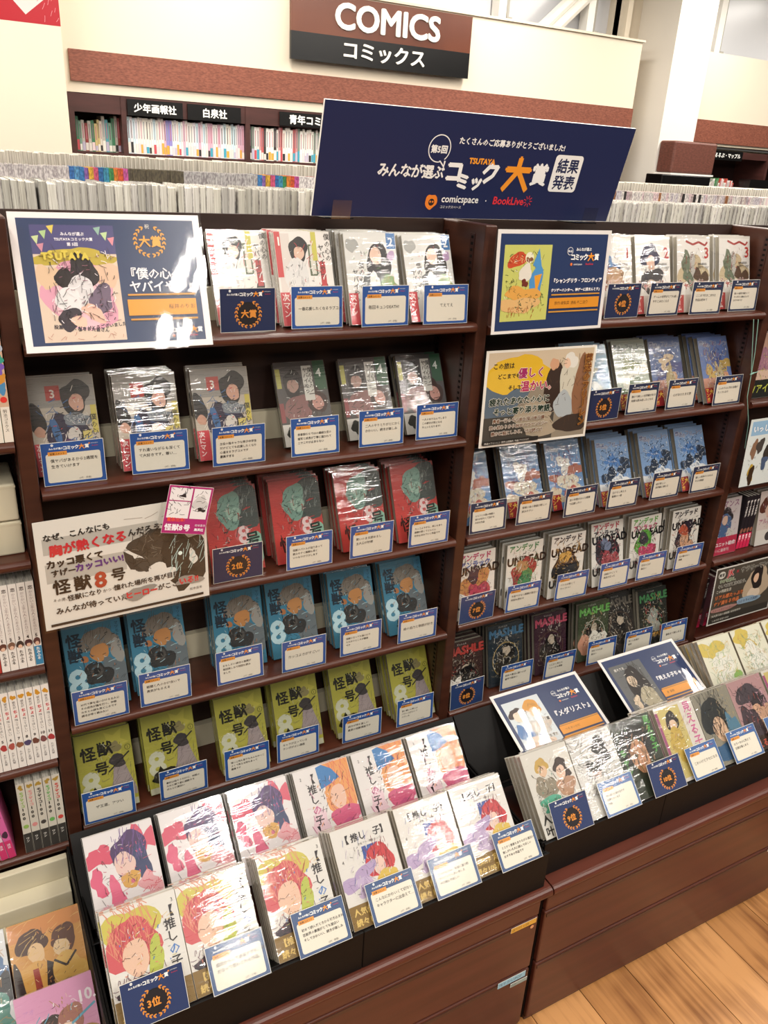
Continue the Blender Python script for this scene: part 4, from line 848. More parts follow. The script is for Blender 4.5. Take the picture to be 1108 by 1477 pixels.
# ------------------------------------------------------------ comment and rank cards
CWD, CHT = 104, 77
HEAD = {}
def header(kind):
    if kind not in HEAD:
        P = Print(); P.k = 6; logo(P, 13, 63.5, 1.08, circle=False, small=False)
        P.disc(19, 72.5, 2.2, '#f2f2f2'); P.text('第5回', 17.2, 71.8, 1.5, '#22345f'); P.disc(80, 70.5, 1.5, '#ea8a3a'); P.text('comicspace', 82.5, 69.8, 2.6, '#e8e8ea'); P.text('BookLive', 84, 65, 2.8, '#d8384a')
        HEAD[kind] = P.mesh('heading_lettering', 'print')
    return HEAD[kind]
CARDB = {}
def card_meshes(colr):
    if colr not in CARDB:
        P = Print(); P.rect(.8, .8, CWD - .8, CHT - .8, colr); bd = P.mesh('card_face', 'print')
        P = Print(); P.k = 2; P.rect(7, 5.5, CWD - 7, 57, '#dcd6ca', 4); pn = P.mesh('comment_panel', 'print')
        P = Print(); P.k = 4; P.rect(11, 54, 42, 61, '#dd9440'); P.text('投票コメント', 14, 55.6, 4.1, '#5a3414', bold=.1); tg = P.mesh('heading_tag', 'print')
        CARDB[colr] = (bd, pn, tg)
    return CARDB[colr]
SLV = MB().box(-.001, .105, -.0016, -.0013, -.001, .078).mesh('clear_sleeve', 'clear')
BRD = MB().box(0, .104, 0, .0007, 0, .077).mesh('card', 'white')
FT = MB().prism([(.0008, .0), (.0016, .0), (.0016, .0585), (.0008, .0585)], .012, .092).box(.012, .092, .0016, .006, 0, .0008).mesh('clear_stand', 'clear')
def card(kind, X, Y, Z, tilt, yaw, colr, txt, label, name='comment_card', stand=True):
    t = thing(name, label, 'card', (X, Y, Z + .0015), (-tilt, 0, yaw), 'award cards')
    t.pop('group', None) if hasattr(t, 'pop') else None
    bd, pn, tg = card_meshes(colr)
    link('card', BRD, t); link('card_face', bd, t); link('clear_sleeve', SLV, t)
    if stand: link('clear_stand', FT, t)
    link('heading_lettering', header('c'), t)
    if kind == 'c':
        link('comment_panel', pn, t); link('heading_tag', tg, t)
        P = Print(); P.k = 8
        lines = txt.split('/'); sz = 6.8 if len(lines) < 3 else 5.6
        if len(lines) == 1 and len(txt) < 12: sz = 8
        y = 42 if len(lines) > 1 else 34
        for i, ln in enumerate(lines): P.text(ln, 14 + (0 if len(lines) > 1 else max(0, (78 - len(ln) * sz) / 2)), y - i * sz * 1.5, sz, '#38322f', bold=.1)
        P.text('(%s代・読者)' % ('2', '3', '1')[len(txt) % 3], 58, 8, 4, '#5a5450'); link('comment_lettering', P.mesh('comment_lettering', 'print'), t)
    else:
        P = Print(); P.k = 6; P.disc(52, 32, 21, '#17161c', n=28); P.disc(52, 32, 19, '#221d22', n=28); wreath(P, 52, 32, 24); w_ = 13
        if len(txt) == 2: P.text(txt, 38, 26.5, 15, '#e0913c', bold=.6)
        else: P.text(txt, 36, 27, 13, '#e0913c', bold=.6)
        link('rank_emblem', P.mesh('rank_emblem', 'print'), t)
    return t
BL, NV, NV2 = '#2a5298', '#222c52', '#2b3350'
CARDS = {
 'L1': [('r', .3437, .0147, .023, -.008, NV, '大賞'), ('c', .481, .018, .07, -.02, BL, '一番応援したくなるラブコメ'), ('c', .6215, .0167, .064, .01, BL, '毎回キュンDEATH!'), ('c', .7575, .0206, .088, -.02, BL, 'てえてえ')],
 'L2': [('c', .024, .0176, .051, -.007, BL, '僕ヤバがあるから2週間を/生きていけます'), ('c', .1744, .024, .086, -.05, BL, 'すれ違いながらも深くて/て大好きです。尊い…'), ('c', .3212, .0132, .0, -.011, BL, '主役の陰キャラな男子中学生/だけどとても応援したくなり/心温まるラブコメです/最高すぎる'), ('c', .4804, .0124, .109, -.014, BL, '思春期ならではの繊細な恋の/描写と成長が丁寧に描かれて/ニヤニヤが止まらない'), ('c', .633, .0194, .079, -.025, BL, '二人のやりとりがとにかく/かわいい。続きが楽しみ'), ('c', .7712, .0222, .074, -.03, BL, '一人のめり込んでしまう/この続きが気になる/キュンとなります!')],
 'L3': [('r', .3113, .0042, .0, -.002, NV, '2位'), ('c', .4661, .0001, .041, -.006, BL, '怪獣のバトルが迫力あって/読みやすく展開も早く/いつもワクワクします'), ('c', .6112, -.001, .005, -.02, BL, '勢いのまま読めるし/主人公が好感'), ('c', .7572, -.001, .01, -.016, BL, 'カッコよすぎる。笑いもあり/展開が熱くてどんどん/引き込まれていく作品です')],
 'L4': [('c', .0237, -.0015, .02, -.012, BL, '30代で夢を追いかける主人公/その成長が胸を打つ。仲間/たちとの絆も見どころです/続きが早く読みたい'), ('c', .152, .004, .05, -.02, BL, '戦闘と人のかけ合いで/勇気がもらえる'), ('c', .3141, .0113, .12, -.005, BL, 'おもしろい!続きの展開が/毎回楽しみで何回も読み/ました'), ('c', .4568, .0003, .029, -.025, BL, 'カッコよさがすごい!'), ('c', .6003, .0051, .054, -.03, BL, '怪獣になっても強い心で/たたかうところが最高/です'), ('c', .7478, .0002, .032, -.025, BL, '絵の迫力と物語が好き')],
 'L5': [('c', .0191, -.004, .1, -.04, BL, 'ザ王道。アツい'), ('c', .1765, -.0021, .025, -.002, BL, '最初は弱そうだけど、仲間の/ために戦う姿に感動する/ほんとに面白い'), ('c', .3215, -.0015, .1, -.03, BL, '強い上司も部下もみんなかっこ/よくて笑える所もあって/最高です'), ('c', .4479, .0054, .071, -.025, BL, 'キャラが立っている/テンポがよい漫画'), ('c', .6144, .0049, .03, -.03, BL, '続きが待ち遠しい/最高の怪獣漫画です'), ('c', .7632, .0051, .052, -.022, BL, '熱い戦いと笑いの/バランスがよくて/ハマった')],
 'R1': [('r', 1.2438, .0099, .023, .012, NV, '4位'), ('c', 1.3753, .0107, .0, .012, NV2, 'ゲームの世界がとても楽しく/やりこみたくなる'), ('c', 1.515, .0077, .04, -.02, NV2, 'ここまで引きこまれた/作品は初めて'), ('c', 1.6665, .0194, .06, .004, NV2, '戦いの描写が細かくて/テンポよく読めるので/おすすめです')],
 'R2': [('r', 1.2286, .0, .007, .03, NV, '5位'), ('c', 1.3684, .0145, .034, .0, NV2, '静かで美しい世界観が好き/何度も読み返したくなる'), ('c', 1.5069, .0158, .037, -.007, NV2, '心があたたまる旅'), ('c', 1.667, .0076, .068, 0, NV2, 'じんわり心に残る言葉が/たくさんある')],
 'R3': [('c', .9315, .0126, .073, -.006, NV2, 'エルフと人間の時間の/流れが切なくて泣ける/大切な作品'), ('c', 1.0682, .0147, .005, -.02, NV2, '冒険の後の物語が新しい/読みやすい'), ('c', 1.2118, .0085, .026, .007, NV2, '旅の仲間がみんな素敵/で応援したい'), ('c', 1.3525, .0167, .016, -.018, NV2, '泣けるし笑える/最高の一冊'), ('c', 1.5122, .0142, .0, -.02, NV2, '絵が美しい/世界観に浸れる'), ('c', 1.658, .0127, .019, -.012, NV2, '優しい気持ちになれる/そんな物語')],
 'R4': [('r', .9160, -.003, .0, .02, '#2a3f6e', '7位'), ('c', 1.0562, -.002, .0, -.03, BL, '予測できない展開が面白い/何回も読める'), ('c', 1.2136, -.003, .0, -.04, BL, 'バトルが熱くて/カッコいい'), ('c', 1.3651, -.003, .04, -.013, BL, '伏線がすごくて/鳥肌が立った'), ('c', 1.5013, -.003, .04, -.03, BL, '否定の力が/面白い'), ('c', 1.6461, -.003, .012, -.028, BL, '目が離せない/展開')],
 'R5': [('r', .9206, .0022, .061, .02, '#2a3f6e', '8位'), ('c', 1.0908, .0191, .051, -.03, BL, '筋肉で魔法に勝つのが/爽快で面白い'), ('c', 1.2333, .0134, .0, -.04, BL, 'とにかく笑える/シュールな漫画'), ('c', 1.3918, .0165, .07, -.04, BL, '学校で大人気/面白い'), ('c', 1.5305, .0201, .07, -.04, BL, '笑いと友情が/最高'), ('c', 1.667, .0180, .1, -.035, BL, '最後まで楽しめる')],
}
lst_books = {k: [q[1] for q in v[2]] for k, v in ROWS.items()}
for rk, lst in CARDS.items():
    z, where = ROWS[rk][0], ROWS[rk][1]
    for i, (kd, X, Y, tilt, yaw, c, txt) in enumerate(lst):
        lab = ('navy rank card reading %s, left end of %s' % (txt, where.replace(' of the ', ', '))) if kd == 'r' else '%s-topped comment card, %s from left, %s' % ('navy' if c == NV2 else 'blue', ORD[i], where.replace(' of the ', ', '))
        Y = min(Y, lst_books[rk][i] - .009)
        card(kd, X, Y, z, tilt, yaw, c, txt, lab, 'rank_card' if kd == 'r' else 'comment_card')
BL_LIT = '#3d5580'  # card blue with the strong light on the trays mixed into the colour
for i, (kd, X, tilt, c, txt) in enumerate([('r', .004, .55, '#2c3a66', '3位'), ('c', .15, .82, BL_LIT, '設定からして最高すぎる。流石/だなって思わされる作品。'), ('c', .31, .92, BL_LIT, '初めて読んだときから引き込まれ/芸能界の裏側がとても面白い/そしてかわいい、続きが楽しみ'), ('c', .462, .9, BL_LIT, 'こんなにかわいくて切ない/キャラクターに出会えて…'), ('c', .602, .84, BL_LIT, 'どのキャラも、本当に魅力的/でハマってしまいました/ぜひ読んでほしい'), ('c', .758, .8, BL_LIT, 'ミステリ要素もありながら面白い/推しがいる人に読んでほしい/おすすめの作品です')]):
    lab = ('navy rank card reading 3位 at the left end of the left tray') if kd == 'r' else 'light-washed blue comment card on the front edge of the left tray, %s from the left' % ORD[i]
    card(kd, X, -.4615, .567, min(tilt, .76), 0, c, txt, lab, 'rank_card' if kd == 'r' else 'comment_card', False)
for i, (kd, X, tilt, c, txt) in enumerate([('r', .92, .64, '#2c3a66', '9位'), ('c', 1.065, .86, '#41649c', '熱い想いに涙が出ます/応援したくなる/作品'), ('r', 1.212, .66, '#2c3a66', '10位'), ('c', 1.345, .76, '#41649c', 'こわいけどクセになる'), ('c', 1.489, .78, '#41649c', 'ホラーなのに笑えて/日常が楽しめる'), ('c', 1.632, .8, '#41649c', 'ギャップが面白い/一度読むとハマる')]):  # comment cards here also carry the tray light in their blue
    lab = ('navy rank card on the right tray, ' + ('at its left end' if i == 0 else 'before the dark green-titled book')) if kd == 'r' else 'light-washed blue comment card on the right tray, %s card from the left' % ORD[i]
    card(kd, X, -.4395, .567, min(tilt, .76), 0, c, txt, lab, 'rank_card' if kd == 'r' else 'comment_card', False)

# ------------------------------------------------------------ laminated posters
def poster(label, X, Y, Z, tilt, yaw, wd, h, draw, border=9, roll=0, name='poster'):
    t = thing(name, label, 'poster', (X, Y, Z), (-tilt, 0, yaw))
    W, H = wd * 1000, h * 1000
    MB().box(.003, wd - .003, 0, .0006, .003, h - .003).build('sheet', 'white', t)
    P = Print(); P.lim = (3, 3, W - 3, H - 3); draw(P, W, H); link('poster_print', P.mesh('poster_print'), t)
    # gently curved laminate pouch
    n = 10; b = MB()
    for j in range(n + 1):
        for i in range(n + 1):
            b.v.append((wd * i / n, -.0012 - P.k * .00002 - .0015 * math.sin(math.pi * i / n) * math.sin(math.pi * j / n), h * j / n))
    for j in range(n):
        for i in range(n):
            a = j * (n + 1) + i; b.f.append((a, a + 1, a + n + 2, a + n + 1)); b.m.append(0)
    o = b.build('laminate_pouch', 'filmsmooth', t)
    for p in o.data.polygons: p.use_smooth = True
    return t
def award_base(P, W, H, title, author, art, aw=.44, big=False):
    P.rect(3, 3, W - 3, H - 3, '#ece4e4'); P.rect(14, 13, W - 14, H - 12, '#27395f')
def d_boku(P, W, H):
    award_base(P, W, H, '', '', None)
    x0, y0, x1, y1 = 32, 18, 158, H - 22
    P.rect(x0, y0, x1, y1, '#d9c3b0'); P.rect(x0, y1 - 45, x1, y1, '#4a4878'); P.lim = (x0, y0, x1, y1)
    P.blob(95, 150, 52, 16, '#b9a43c', 3, .2); P.blob(95, 90, 60, 52, '#d99ab0', 5, .1); P.blob(95, 80, 44, 38, '#e6b9c4', 6, .12); P.blob(50, 120, 18, 20, '#d8b898', 7, .15); P.blob(140, 122, 18, 22, '#dcb79c', 8, .15)
    P.blob(104, 128, 22, 26, '#241f24', 10, .12); P.blob(76, 116, 16, 17, '#231d1f', 11, .12); P.blob(98, 92, 22, 30, '#d8d4d6', 12, .1); P.blob(76, 84, 18, 22, '#e0dedf', 13, .1); P.blob(126, 84, 16, 26, '#6d5c72', 14, .15); P.blob(74, 54, 17, 18, '#38303a', 15, .12); P.blob(112, 62, 18, 12, '#e4b9a6', 16, .15, -.6); P.blob(88, 50, 12, 9, '#e8c2ae', 17, .1)
    for k, (cx, cy, c) in enumerate([(38, 178, '#c2cf9a'), (50, 186, '#a9c48a'), (62, 194, '#d8c25a'), (152, 176, '#d98a96'), (142, 184, '#b9cf9a'), (132, 192, '#8fb3a4'), (44, 166, '#c8879a')]): P.poly([(cx - 5, cy + 4), (cx + 6, cy + 6), (cx + 2, cy - 8)], c)
    P.text('みんなが選ぶ', 76, 184, 6, '#f2eef4', bold=.15); P.text('TSUTAYAコミック大賞', 66, 176, 5.6, '#f2eef4', bold=.15); P.text('第 5 回', 84, 168, 6, '#f2eef4', bold=.15)
    P.text('投票してくださった皆さん', 48, 40, 7, '#3b3440', rot=-.1, bold=.2); P.text('ありがとうございました', 84, 34, 7, '#3b3440', rot=.1, bold=.2); P.scrib(36, 20, 152, 30, 12, .5, '#b5655a', 4, 10)
    P.lim = (3, 3, W - 3, H - 3)
    wreath(P, 214, H - 46, 25, '#d79a3c'); P.text('大賞', 196, H - 54, 19, '#e0a03c', bold=.6); P.text('祝', 208, H - 26, 8, '#e8e2d8')
    P.text('『僕の心の', 166, 116, 20, '#ece9ee', bold=.45, adv=.95); P.text('ヤバイやつ』', 172, 95, 20, '#ece9ee', bold=.45, adv=.95)
    P.rect(168, 88, W - 24, 91, '#c98f3c'); P.rect(166, 56, W - 24, 82, '#e0962c'); P.rect(168, 48, W - 24, 51, '#c98f3c'); P.text('桜井のりお', 232, 66, 9, '#4a3014')
    logo2(P, 232, 27, 1.3); P.lim = (x0, y0, x1, y1)
    for q, c in enumerate(('#1b181c', '#1b181c', '#efe6ea', '#8a5a6a', '#3b3440')): P.scrib(50, 44, 150, 156, 34, (.8, 1.1, .9, .9, .7)[q], c, 60 + q, (16, 8, 12, 10, 22)[q], (None, 1.3, None, .3, 1.8)[q])
    for q in range(11): P.text('TSUTAYA'[q % 7], 44 + q * 10, 146 + (q % 2) * 3, 15, '#d2bd4a', bold=1.1) if q < 7 else None
poster('large laminated award poster with gold wreath at the top left of the bay', .0149, -.0280, 1.5863, .33, -.02, .303, .222, d_boku)
def d_kaiju(P, W, H):
    P.rect(3, 3, W - 3, H - 3, '#dcd8d0'); P.lim = (8, 8, W - 8, H - 8)
    P.rect(14, 146, 210, 176, '#b4b0a8'); P.rect(14, 92, 150, 128, '#b4b0a8'); P.rect(12, 128, 150, 146, '#dcd8d0'); P.scrib(150, 130, 280, 200, 22, 1.2, '#a79d92', 3, 60, .1)
    P.blob(215, 120, 62, 34, '#3c3a36', 5, .2, -.2); P.blob(256, 90, 42, 66, '#2f2e2b', 7, .16); P.blob(186, 96, 22, 20, '#45433e', 8, .25); P.poly([(146, 128), (162, 116), (168, 96), (178, 84), (156, 90), (148, 108)], '#3a3834'); P.poly([(172, 150), (182, 120), (196, 124)], '#34322e'); P.poly([(180, 160), (190, 124), (210, 132)], '#3a3733')
    P.blob(212, 72, 24, 20, '#dcd8d0', 9, .2); P.blob(272, 92, 8, 14, '#d8d6ce', 10, .2); P.scrib(226, 50, 286, 120, 26, 1.1, '#a9c4c0', 11, 34, 1.2); P.scrib(160, 80, 290, 160, 60, .8, '#1b1a18', 12, 18); P.scrib(170, 90, 290, 160, 30, .8, '#77736a', 13, 16); P.disc(248, 104, 4, '#dff2ee')
    P.text('なぜ、こんなにも', 16, 172, 14, '#2b2724', bold=.5, rot=.04); P.text('胸が熱くなる', 24, 144, 22, '#c43038', bold=1.1, rot=.05); P.text('んだろうか', 156, 156, 15, '#2b2724', bold=.5, rot=.05)
    P.text('カッコ悪くて', 16, 122, 16, '#221e1c', bold=.9, rot=.03); P.text('すげー', 22, 105, 14, '#221e1c', bold=.6, rot=.03); P.text('カッコいい!', 62, 107, 16, '#5a2c7a', bold=.9, rot=.05)
    P.text('怪獣', 22, 72, 30, '#211e1c', bold=.9, adv=1.15); P.text('8', 92, 68, 42, '#a8402c', bold=1.6); P.text('号', 120, 76, 27, '#211e1c', bold=.8)
    P.text('その男、', 20, 56, 7, '#2b2724'); P.text('怪獣になり', 44, 54, 12, '#2b2724', bold=.3, rot=.02); P.text('かつて', 104, 56, 8, '#2b2724'); P.text('憧れた場所を再び目指すから', 124, 56, 12, '#2b2724', bold=.3, rot=.03)
    P.text('みんなが待っていた', 22, 32, 14, '#2b2724', bold=.4, rot=.01); P.blob(167, 41, 28, 12, '#8d8983', 15, .2); P.text('ヒーロー', 142, 34, 15, '#c43038', bold=.9, rot=.02); P.text('がここに…', 202, 38, 13, '#2b2724', bold=.4, rot=.03); P.blob(262, 46, 22, 11, '#8d8983', 16, .22); P.text('いる!!', 242, 40, 15, '#c43038', bold=.9, rot=.03)
    P.rect(12, 9, 288, 14, '#2b2724'); P.text('松本直也', 262, 24, 6, '#2b2724')
poster('handwritten poster with black and red brush lettering and dark rugged shape over the third shelf', -.012, -.060, 1.1051, .0252, .0473, .303, .2117, d_kaiju)
def d_purple(P, W, H):
    P.rect(.4, .4, W - .4, H - .4, '#a8286e'); P.rect(4, 30, 44, 62, '#e4e0e0'); P.rect(4, 64, 44, H - 4, '#e4e0e0'); P.rect(47, 30, W - 4, H - 4, '#e4e0e0')
    P.blob(62, 62, 11, 16, '#c9c6c4', 3, .25); P.scrib(50, 40, 74, 90, 14, .8, '#4a4648', 4, 12); P.scrib(8, 34, 40, 60, 16, .8, '#3a3638', 5, 10); P.scrib(8, 66, 40, 88, 16, .8, '#3a3638', 6, 10); P.poly([(20, 72), (32, 78), (34, 70)], '#29262a'); P.blob(66, 48, 7, 4, '#2c282a', 9, .3)
    P.text('重版出来!', 6, 24, 8, '#e8503c', bold=.2); P.text('怪獣8号', 4, 7, 13.5, '#f0eaee', bold=.5); P.text('松本直也', 60, 16, 5, '#f0eaee'); P.text('集英社', 60, 7, 6, '#f0eaee', bold=.2)
pp_ = thing('purple_card', 'small purple-framed promo card stuck on the upper right corner of the brush-lettered poster', 'card', (.1985, -.064, 1.2645), (0, .235, .04))
MB().box(0, .082, 0, .0006, 0, .092).build('sheet', 'white', pp_); P = Print(); d_purple(P, 82, 92); link('card_print', P.mesh('card_print'), pp_)
def award2(title1, title2, author, art, glare=False):
    def d(P, W, H):
        P.rect(3, 3, W - 3, H - 3, '#e2dedc'); P.rect(11, 9, W - 12, H - 11, '#27375f')
        k = W / 303.0; art(P, 22 * k, 28, 142 * k, H - 32, W, H); P.lim = (3, 3, W - 3, H - 3)
        logo2(P, 192 * k, H - 62, 1.95 * k)
        P.text(title1, 148 * k, H - 108, min(19, 138 * k / max(4, len(title1))), '#f1eef0', bold=.5)
        if title2: P.text(title2, 148 * k, H - 126, 7.3 * k, '#f1eef0', bold=.35)
        P.rect(150 * k, H - 134, W - 20, H - 131, '#c98f3c'); P.rect(146 * k, 50, W - 20, 72, '#d98f2c'); P.rect(146 * k, 42, W - 20, 45, '#c98f3c'); P.text(author, 160 * k, 58, 8, '#4a3014')
    return d
def a_sh(P, x0, y0, x1, y1, W, H):
    P.rect(x0, y0, x1, y1, '#c2c46a'); P.lim = (x0, y0, x1, y1); P.blob(58, 150, 24, 15, '#c04a2c', 3, .12, .3); P.scrib(42, 142, 74, 158, 14, .8, '#e2c48a', 4, 9); P.disc(88, 154, 11, '#e6e2c6'); P.blob(88, 150, 7, 6, '#8a5a3c', 4, .3); P.scrib(34, 60, 130, 160, 50, .8, '#2a2624', 77, 12); P.scrib(34, 60, 130, 160, 30, .9, '#e6e2d8', 78, 10)
    P.blob(110, 104, 18, 34, '#4f8fc6', 5, .12, -.2); P.poly([(112, 172), (126, 120), (98, 140)], '#4f8fc6'); P.poly([(104, 118), (124, 122), (112, 80)], '#df9a32'); P.blob(80, 124, 20, 14, '#ded8cc', 6, .15, .5); P.blob(78, 82, 40, 17, '#d9a04e', 7, .2); P.blob(68, 60, 46, 18, '#d8ae74', 8, .2); P.blob(80, 104, 8, 8, '#6e2f24', 9, .2)
    P.scrib(30, 84, 58, 130, 22, .7, '#4a4a2e', 10, 8); P.scrib(60, 44, 132, 80, 40, .9, '#3f5a3a', 11, 9); P.scrib(40, 30, 130, 54, 30, .9, '#a35a2c', 12, 10, 1.4)
poster('laminated poster with pale green picture panel at the top left of the right bay', .895, -.036, 1.576, .051, .03, .311, .2110, award2('『シャングリラ・フロンティア', 'クソゲーハンター、神ゲーに挑まんとす』', '原作:硬梨菜 漫画:不二涼介', a_sh))
def d_fri(P, W, H):
    P.rect(3, 3, W - 3, H - 3, '#e4dfd6'); P.rect(10, 9, W - 9, H - 8, '#8f8474'); P.lim = (10, 9, W - 9, H - 8)
    P.rect(10, H - 60, W - 9, H - 8, '#c9b79e'); P.blob(60, 110, 60, 60, '#5c6a78', 2, .15); P.blob(92, 165, 80, 42, '#d8ae2e', 3, .14); P.blob(60, 150, 46, 30, '#dab23c', 4, .14); P.rect(10, 9, 200, 70, '#4a4640'); P.blob(150, 60, 60, 40, '#a89a86', 5, .2)
    P.blob(190, 128, 26, 50, '#3a2c26', 6, .1); P.blob(186, 180, 12, 14, '#c99a7a', 7, .08); P.blob(234, 140, 26, 52, '#c9c4b4', 8, .1); P.blob(232, 186, 18, 18, '#dcd8d0', 9, .12); P.blob(222, 180, 9, 11, '#e0bda4', 10, .08); P.blob(224, 84, 26, 34, '#a9b0b4', 11, .12); P.blob(270, 110, 22, 90, '#8a6248', 12, .12); P.blob(250, 40, 40, 24, '#3f342e', 13, .15); P.scrib(170, 20, 290, 190, 50, .9, '#54402f', 14, 18)
    ed = dict(edge='#e6e2d6', edgew=.8)
    P.text('この旅は', 22, 178, 14, '#2a2422', bold=.3); P.text('どこまでも', 36, 156, 12, '#2a2422', bold=.3); P.text('優しく', 90, 156, 24, '#9a2c60', bold=.9, edge='#f0e6d0', edgew=.9); P.text('そして', 66, 130, 12, '#2a2422', bold=.3); P.text('温かい。', 98, 126, 25, '#a82c58', bold=.9, edge='#f0e6d0', edgew=.9)
    P.text('疲れたあなたの心に', 20, 98, 18, '#1d3026', bold=.8, **ed); P.text('そっと寄り添う物語。', 32, 76, 17, '#1d3026', bold=.8, **ed)
    P.text('勇者一行のその後を描く後日譚', 32, 58, 10, '#6e4a36', bold=.3, edge='#e6e2d6', edgew=.6); P.text('旅の終わりから始まるファンタジー', 24, 44, 10, '#6e4a36', bold=.3, edge='#e6e2d6', edgew=.6); P.text('静かに胸にしみる。ぜひ読んで', 30, 30, 10, '#6e4a36', bold=.3, edge='#e6e2d6', edgew=.6)
    P.rect(10, 9, 160, 19, '#2c2a28'); P.text('葬送のフリーレン 原作:山田鐘人 作画:アベツカサ', 14, 11, 5.4, '#d8d4cc'); P.text('葬送のフリーレン', 268, 200, 21, '#6a3a1e', True, .6, edge='#c98f3c', edgew=.7)
poster('handwritten laminated poster on a brown painted scene, over the second shelf of the right bay', .907, -.018, 1.322, .029, -.03, .303, .2204, d_fri)
def a_me(P, x0, y0, x1, y1, W, H):
    P.rect(x0, y0, x1, y1, '#c9cfd4'); P.lim = (x0, y0, x1, y1); P.blob(50, 140, 22, 16, '#3a2c2a', 3, .2); P.blob(50, 130, 14, 15, '#e6c8b4', 4, .06); P.blob(100, 146, 26, 20, '#c98e3c', 5, .12); P.blob(100, 130, 15, 14, '#e2bd9c', 6, .06); P.blob(52, 80, 26, 28, '#4f74a8', 7, .3); P.blob(96, 92, 30, 26, '#b9a89c', 8, .2); P.blob(70, 50, 40, 18, '#d8bca8', 9, .2); P.scrib(30, 40, 130, 150, 50, .8, '#2a2624', 77, 12); P.scrib(30, 40, 130, 150, 30, .9, '#e6e2d8', 78, 10)
    for i in range(4): P.text(('コミック大賞', 'ノミネート', 'ありがとう', 'ございます!!')[i], 66, 100 - i * 15, 11, '#3a3634', bold=.4, edge='#eeeae4', edgew=.9)
poster('blue laminated award poster with pale picture, lying at the left of the right tray', 1.0, -.235, .572, 1.16, 0, .29, .207, award2('『メダリスト』', None, 'つるまいかだ', a_me))
def a_mi(P, x0, y0, x1, y1, W, H):
    P.rect(x0, y0, x1, y1, '#5c5e60'); P.lim = (x0, y0, x1, y1); P.blob(84, 110, 32, 56, '#262224', 3, .1); P.blob(70, 120, 14, 18, '#c9b49c', 4, .06); P.blob(96, 60, 32, 34, '#a39a82', 5, .12); P.blob(48, 62, 14, 14, '#cdb9a0', 6, .3); P.scrib(56, 60, 116, 160, 50, .9, '#151314', 7, 36, 1.5); P.scrib(30, 30, 70, 80, 16, .8, '#3a3634', 8, 14); P.text('見えてる…', 34, 158, 9, '#d8d4cc', bold=.2); P.scrib(40, 30, 130, 160, 50, .8, '#2a2624', 77, 12); P.scrib(40, 30, 130, 160, 30, .9, '#e6e2d8', 78, 10)
poster('blue laminated award poster with dark grey picture, behind the right tray books', 1.354, -.235, .578, 1.1, 0, .29, .207, award2('『見える子ちゃん』', None, '泉 朝樹', a_mi))
def d_jk(P, W, H):
    P.rect(3, 3, W - 3, H - 3, '#cfccc6'); P.rect(7, 7, W - 7, H - 7, '#4d463e'); P.lim = (7, 7, W - 7, H - 7); P.blob(200, 110, 50, 60, '#b9a48c', 3, .15); P.blob(196, 130, 28, 40, '#2a2220', 5, .12); P.blob(192, 128, 12, 15, '#e0b89c', 6, .06); P.blob(192, 76, 26, 20, '#d8c4b0', 7, .12); P.rect(7, 7, W - 7, 30, '#3a3530')
    e = dict(edge='#ddd8cc', edgew=.7); P.disc(30, 168, 15, '#cfcbc2', 12); P.text('実写', 18, 163, 12, '#2a2624', bold=.5); P.text('JK', 56, 160, 28, '#b8303a', bold=1.2, edge='#e6ded4', edgew=.9); P.text('×', 92, 162, 20, '#b8303a', bold=.6); P.text('サラリーマン', 112, 162, 20, '#35302c', bold=.9, **e)
    P.text('ひげを剃る。', 24, 142, 13, '#5d7a4a', bold=.4, **e); P.text('そして女子高生を拾う。', 20, 126, 12, '#35302c', bold=.4, **e); P.text('この同居生活', 16, 110, 11, '#c9c2b4', bold=.3)
    P.text('リアル感たっぷり', 14, 88, 16, '#c4693a', bold=.8, edge='#241e1a', edgew=.8); P.text('ナゾ満ちる作品', 14, 68, 16, '#c4693a', bold=.8, edge='#241e1a', edgew=.8); P.blob(60, 52, 56, 9, '#a87a74', 8, .1); P.text('スタートラインに立つ', 14, 48, 9, '#3a2c2a'); P.blob(170, 60, 54, 12, '#8aa0b4', 9, .1); P.text('コミカライズ決定!', 124, 55, 11, '#35405a', bold=.3); P.text('大人気小説の漫画版 好評発売中', 14, 30, 9, '#ddd8cc'); P.text('しめさば 足立いまる', 20, 14, 8, '#ddd8cc')
poster('laminated dark handwritten poster at the right edge, below the pale poster', 1.808, -.034, .655, .05, 0, .283, .195, d_jk)
def d_wh(P, W, H):
    P.rect(3, 3, W - 3, H - 3, '#d4dcdc'); P.rect(12, H - 50, W - 10, H - 10, '#8fb4d4'); P.text('いっしょに恋して', 18, H - 40, 22, '#f2f4f6', bold=1, edge='#5d84b4', edgew=.8); P.lim = (4, 4, W - 4, H - 55)
    for k, (x, y, c) in enumerate([(36, 110, '#8a6a54'), (60, 118, '#4a4440'), (90, 70, '#4a5a78'), (96, 100, '#3a342f'), (120, 120, '#c98e3c'), (40, 40, '#b99a3c'), (42, 34, '#3d2c1c'), (150, 60, '#7a8a92'), (180, 100, '#a8625a')]): P.blob(x, y, 13, 24, c, k, .2)
    P.scrib(16, 16, W - 20, 130, 50, .8, '#5c5450', 6, 12)
poster('pale laminated poster with small pictures at the right edge beside the third shelf', 1.800, -.034, 1.108, .05, 0, .283, .2, d_wh)

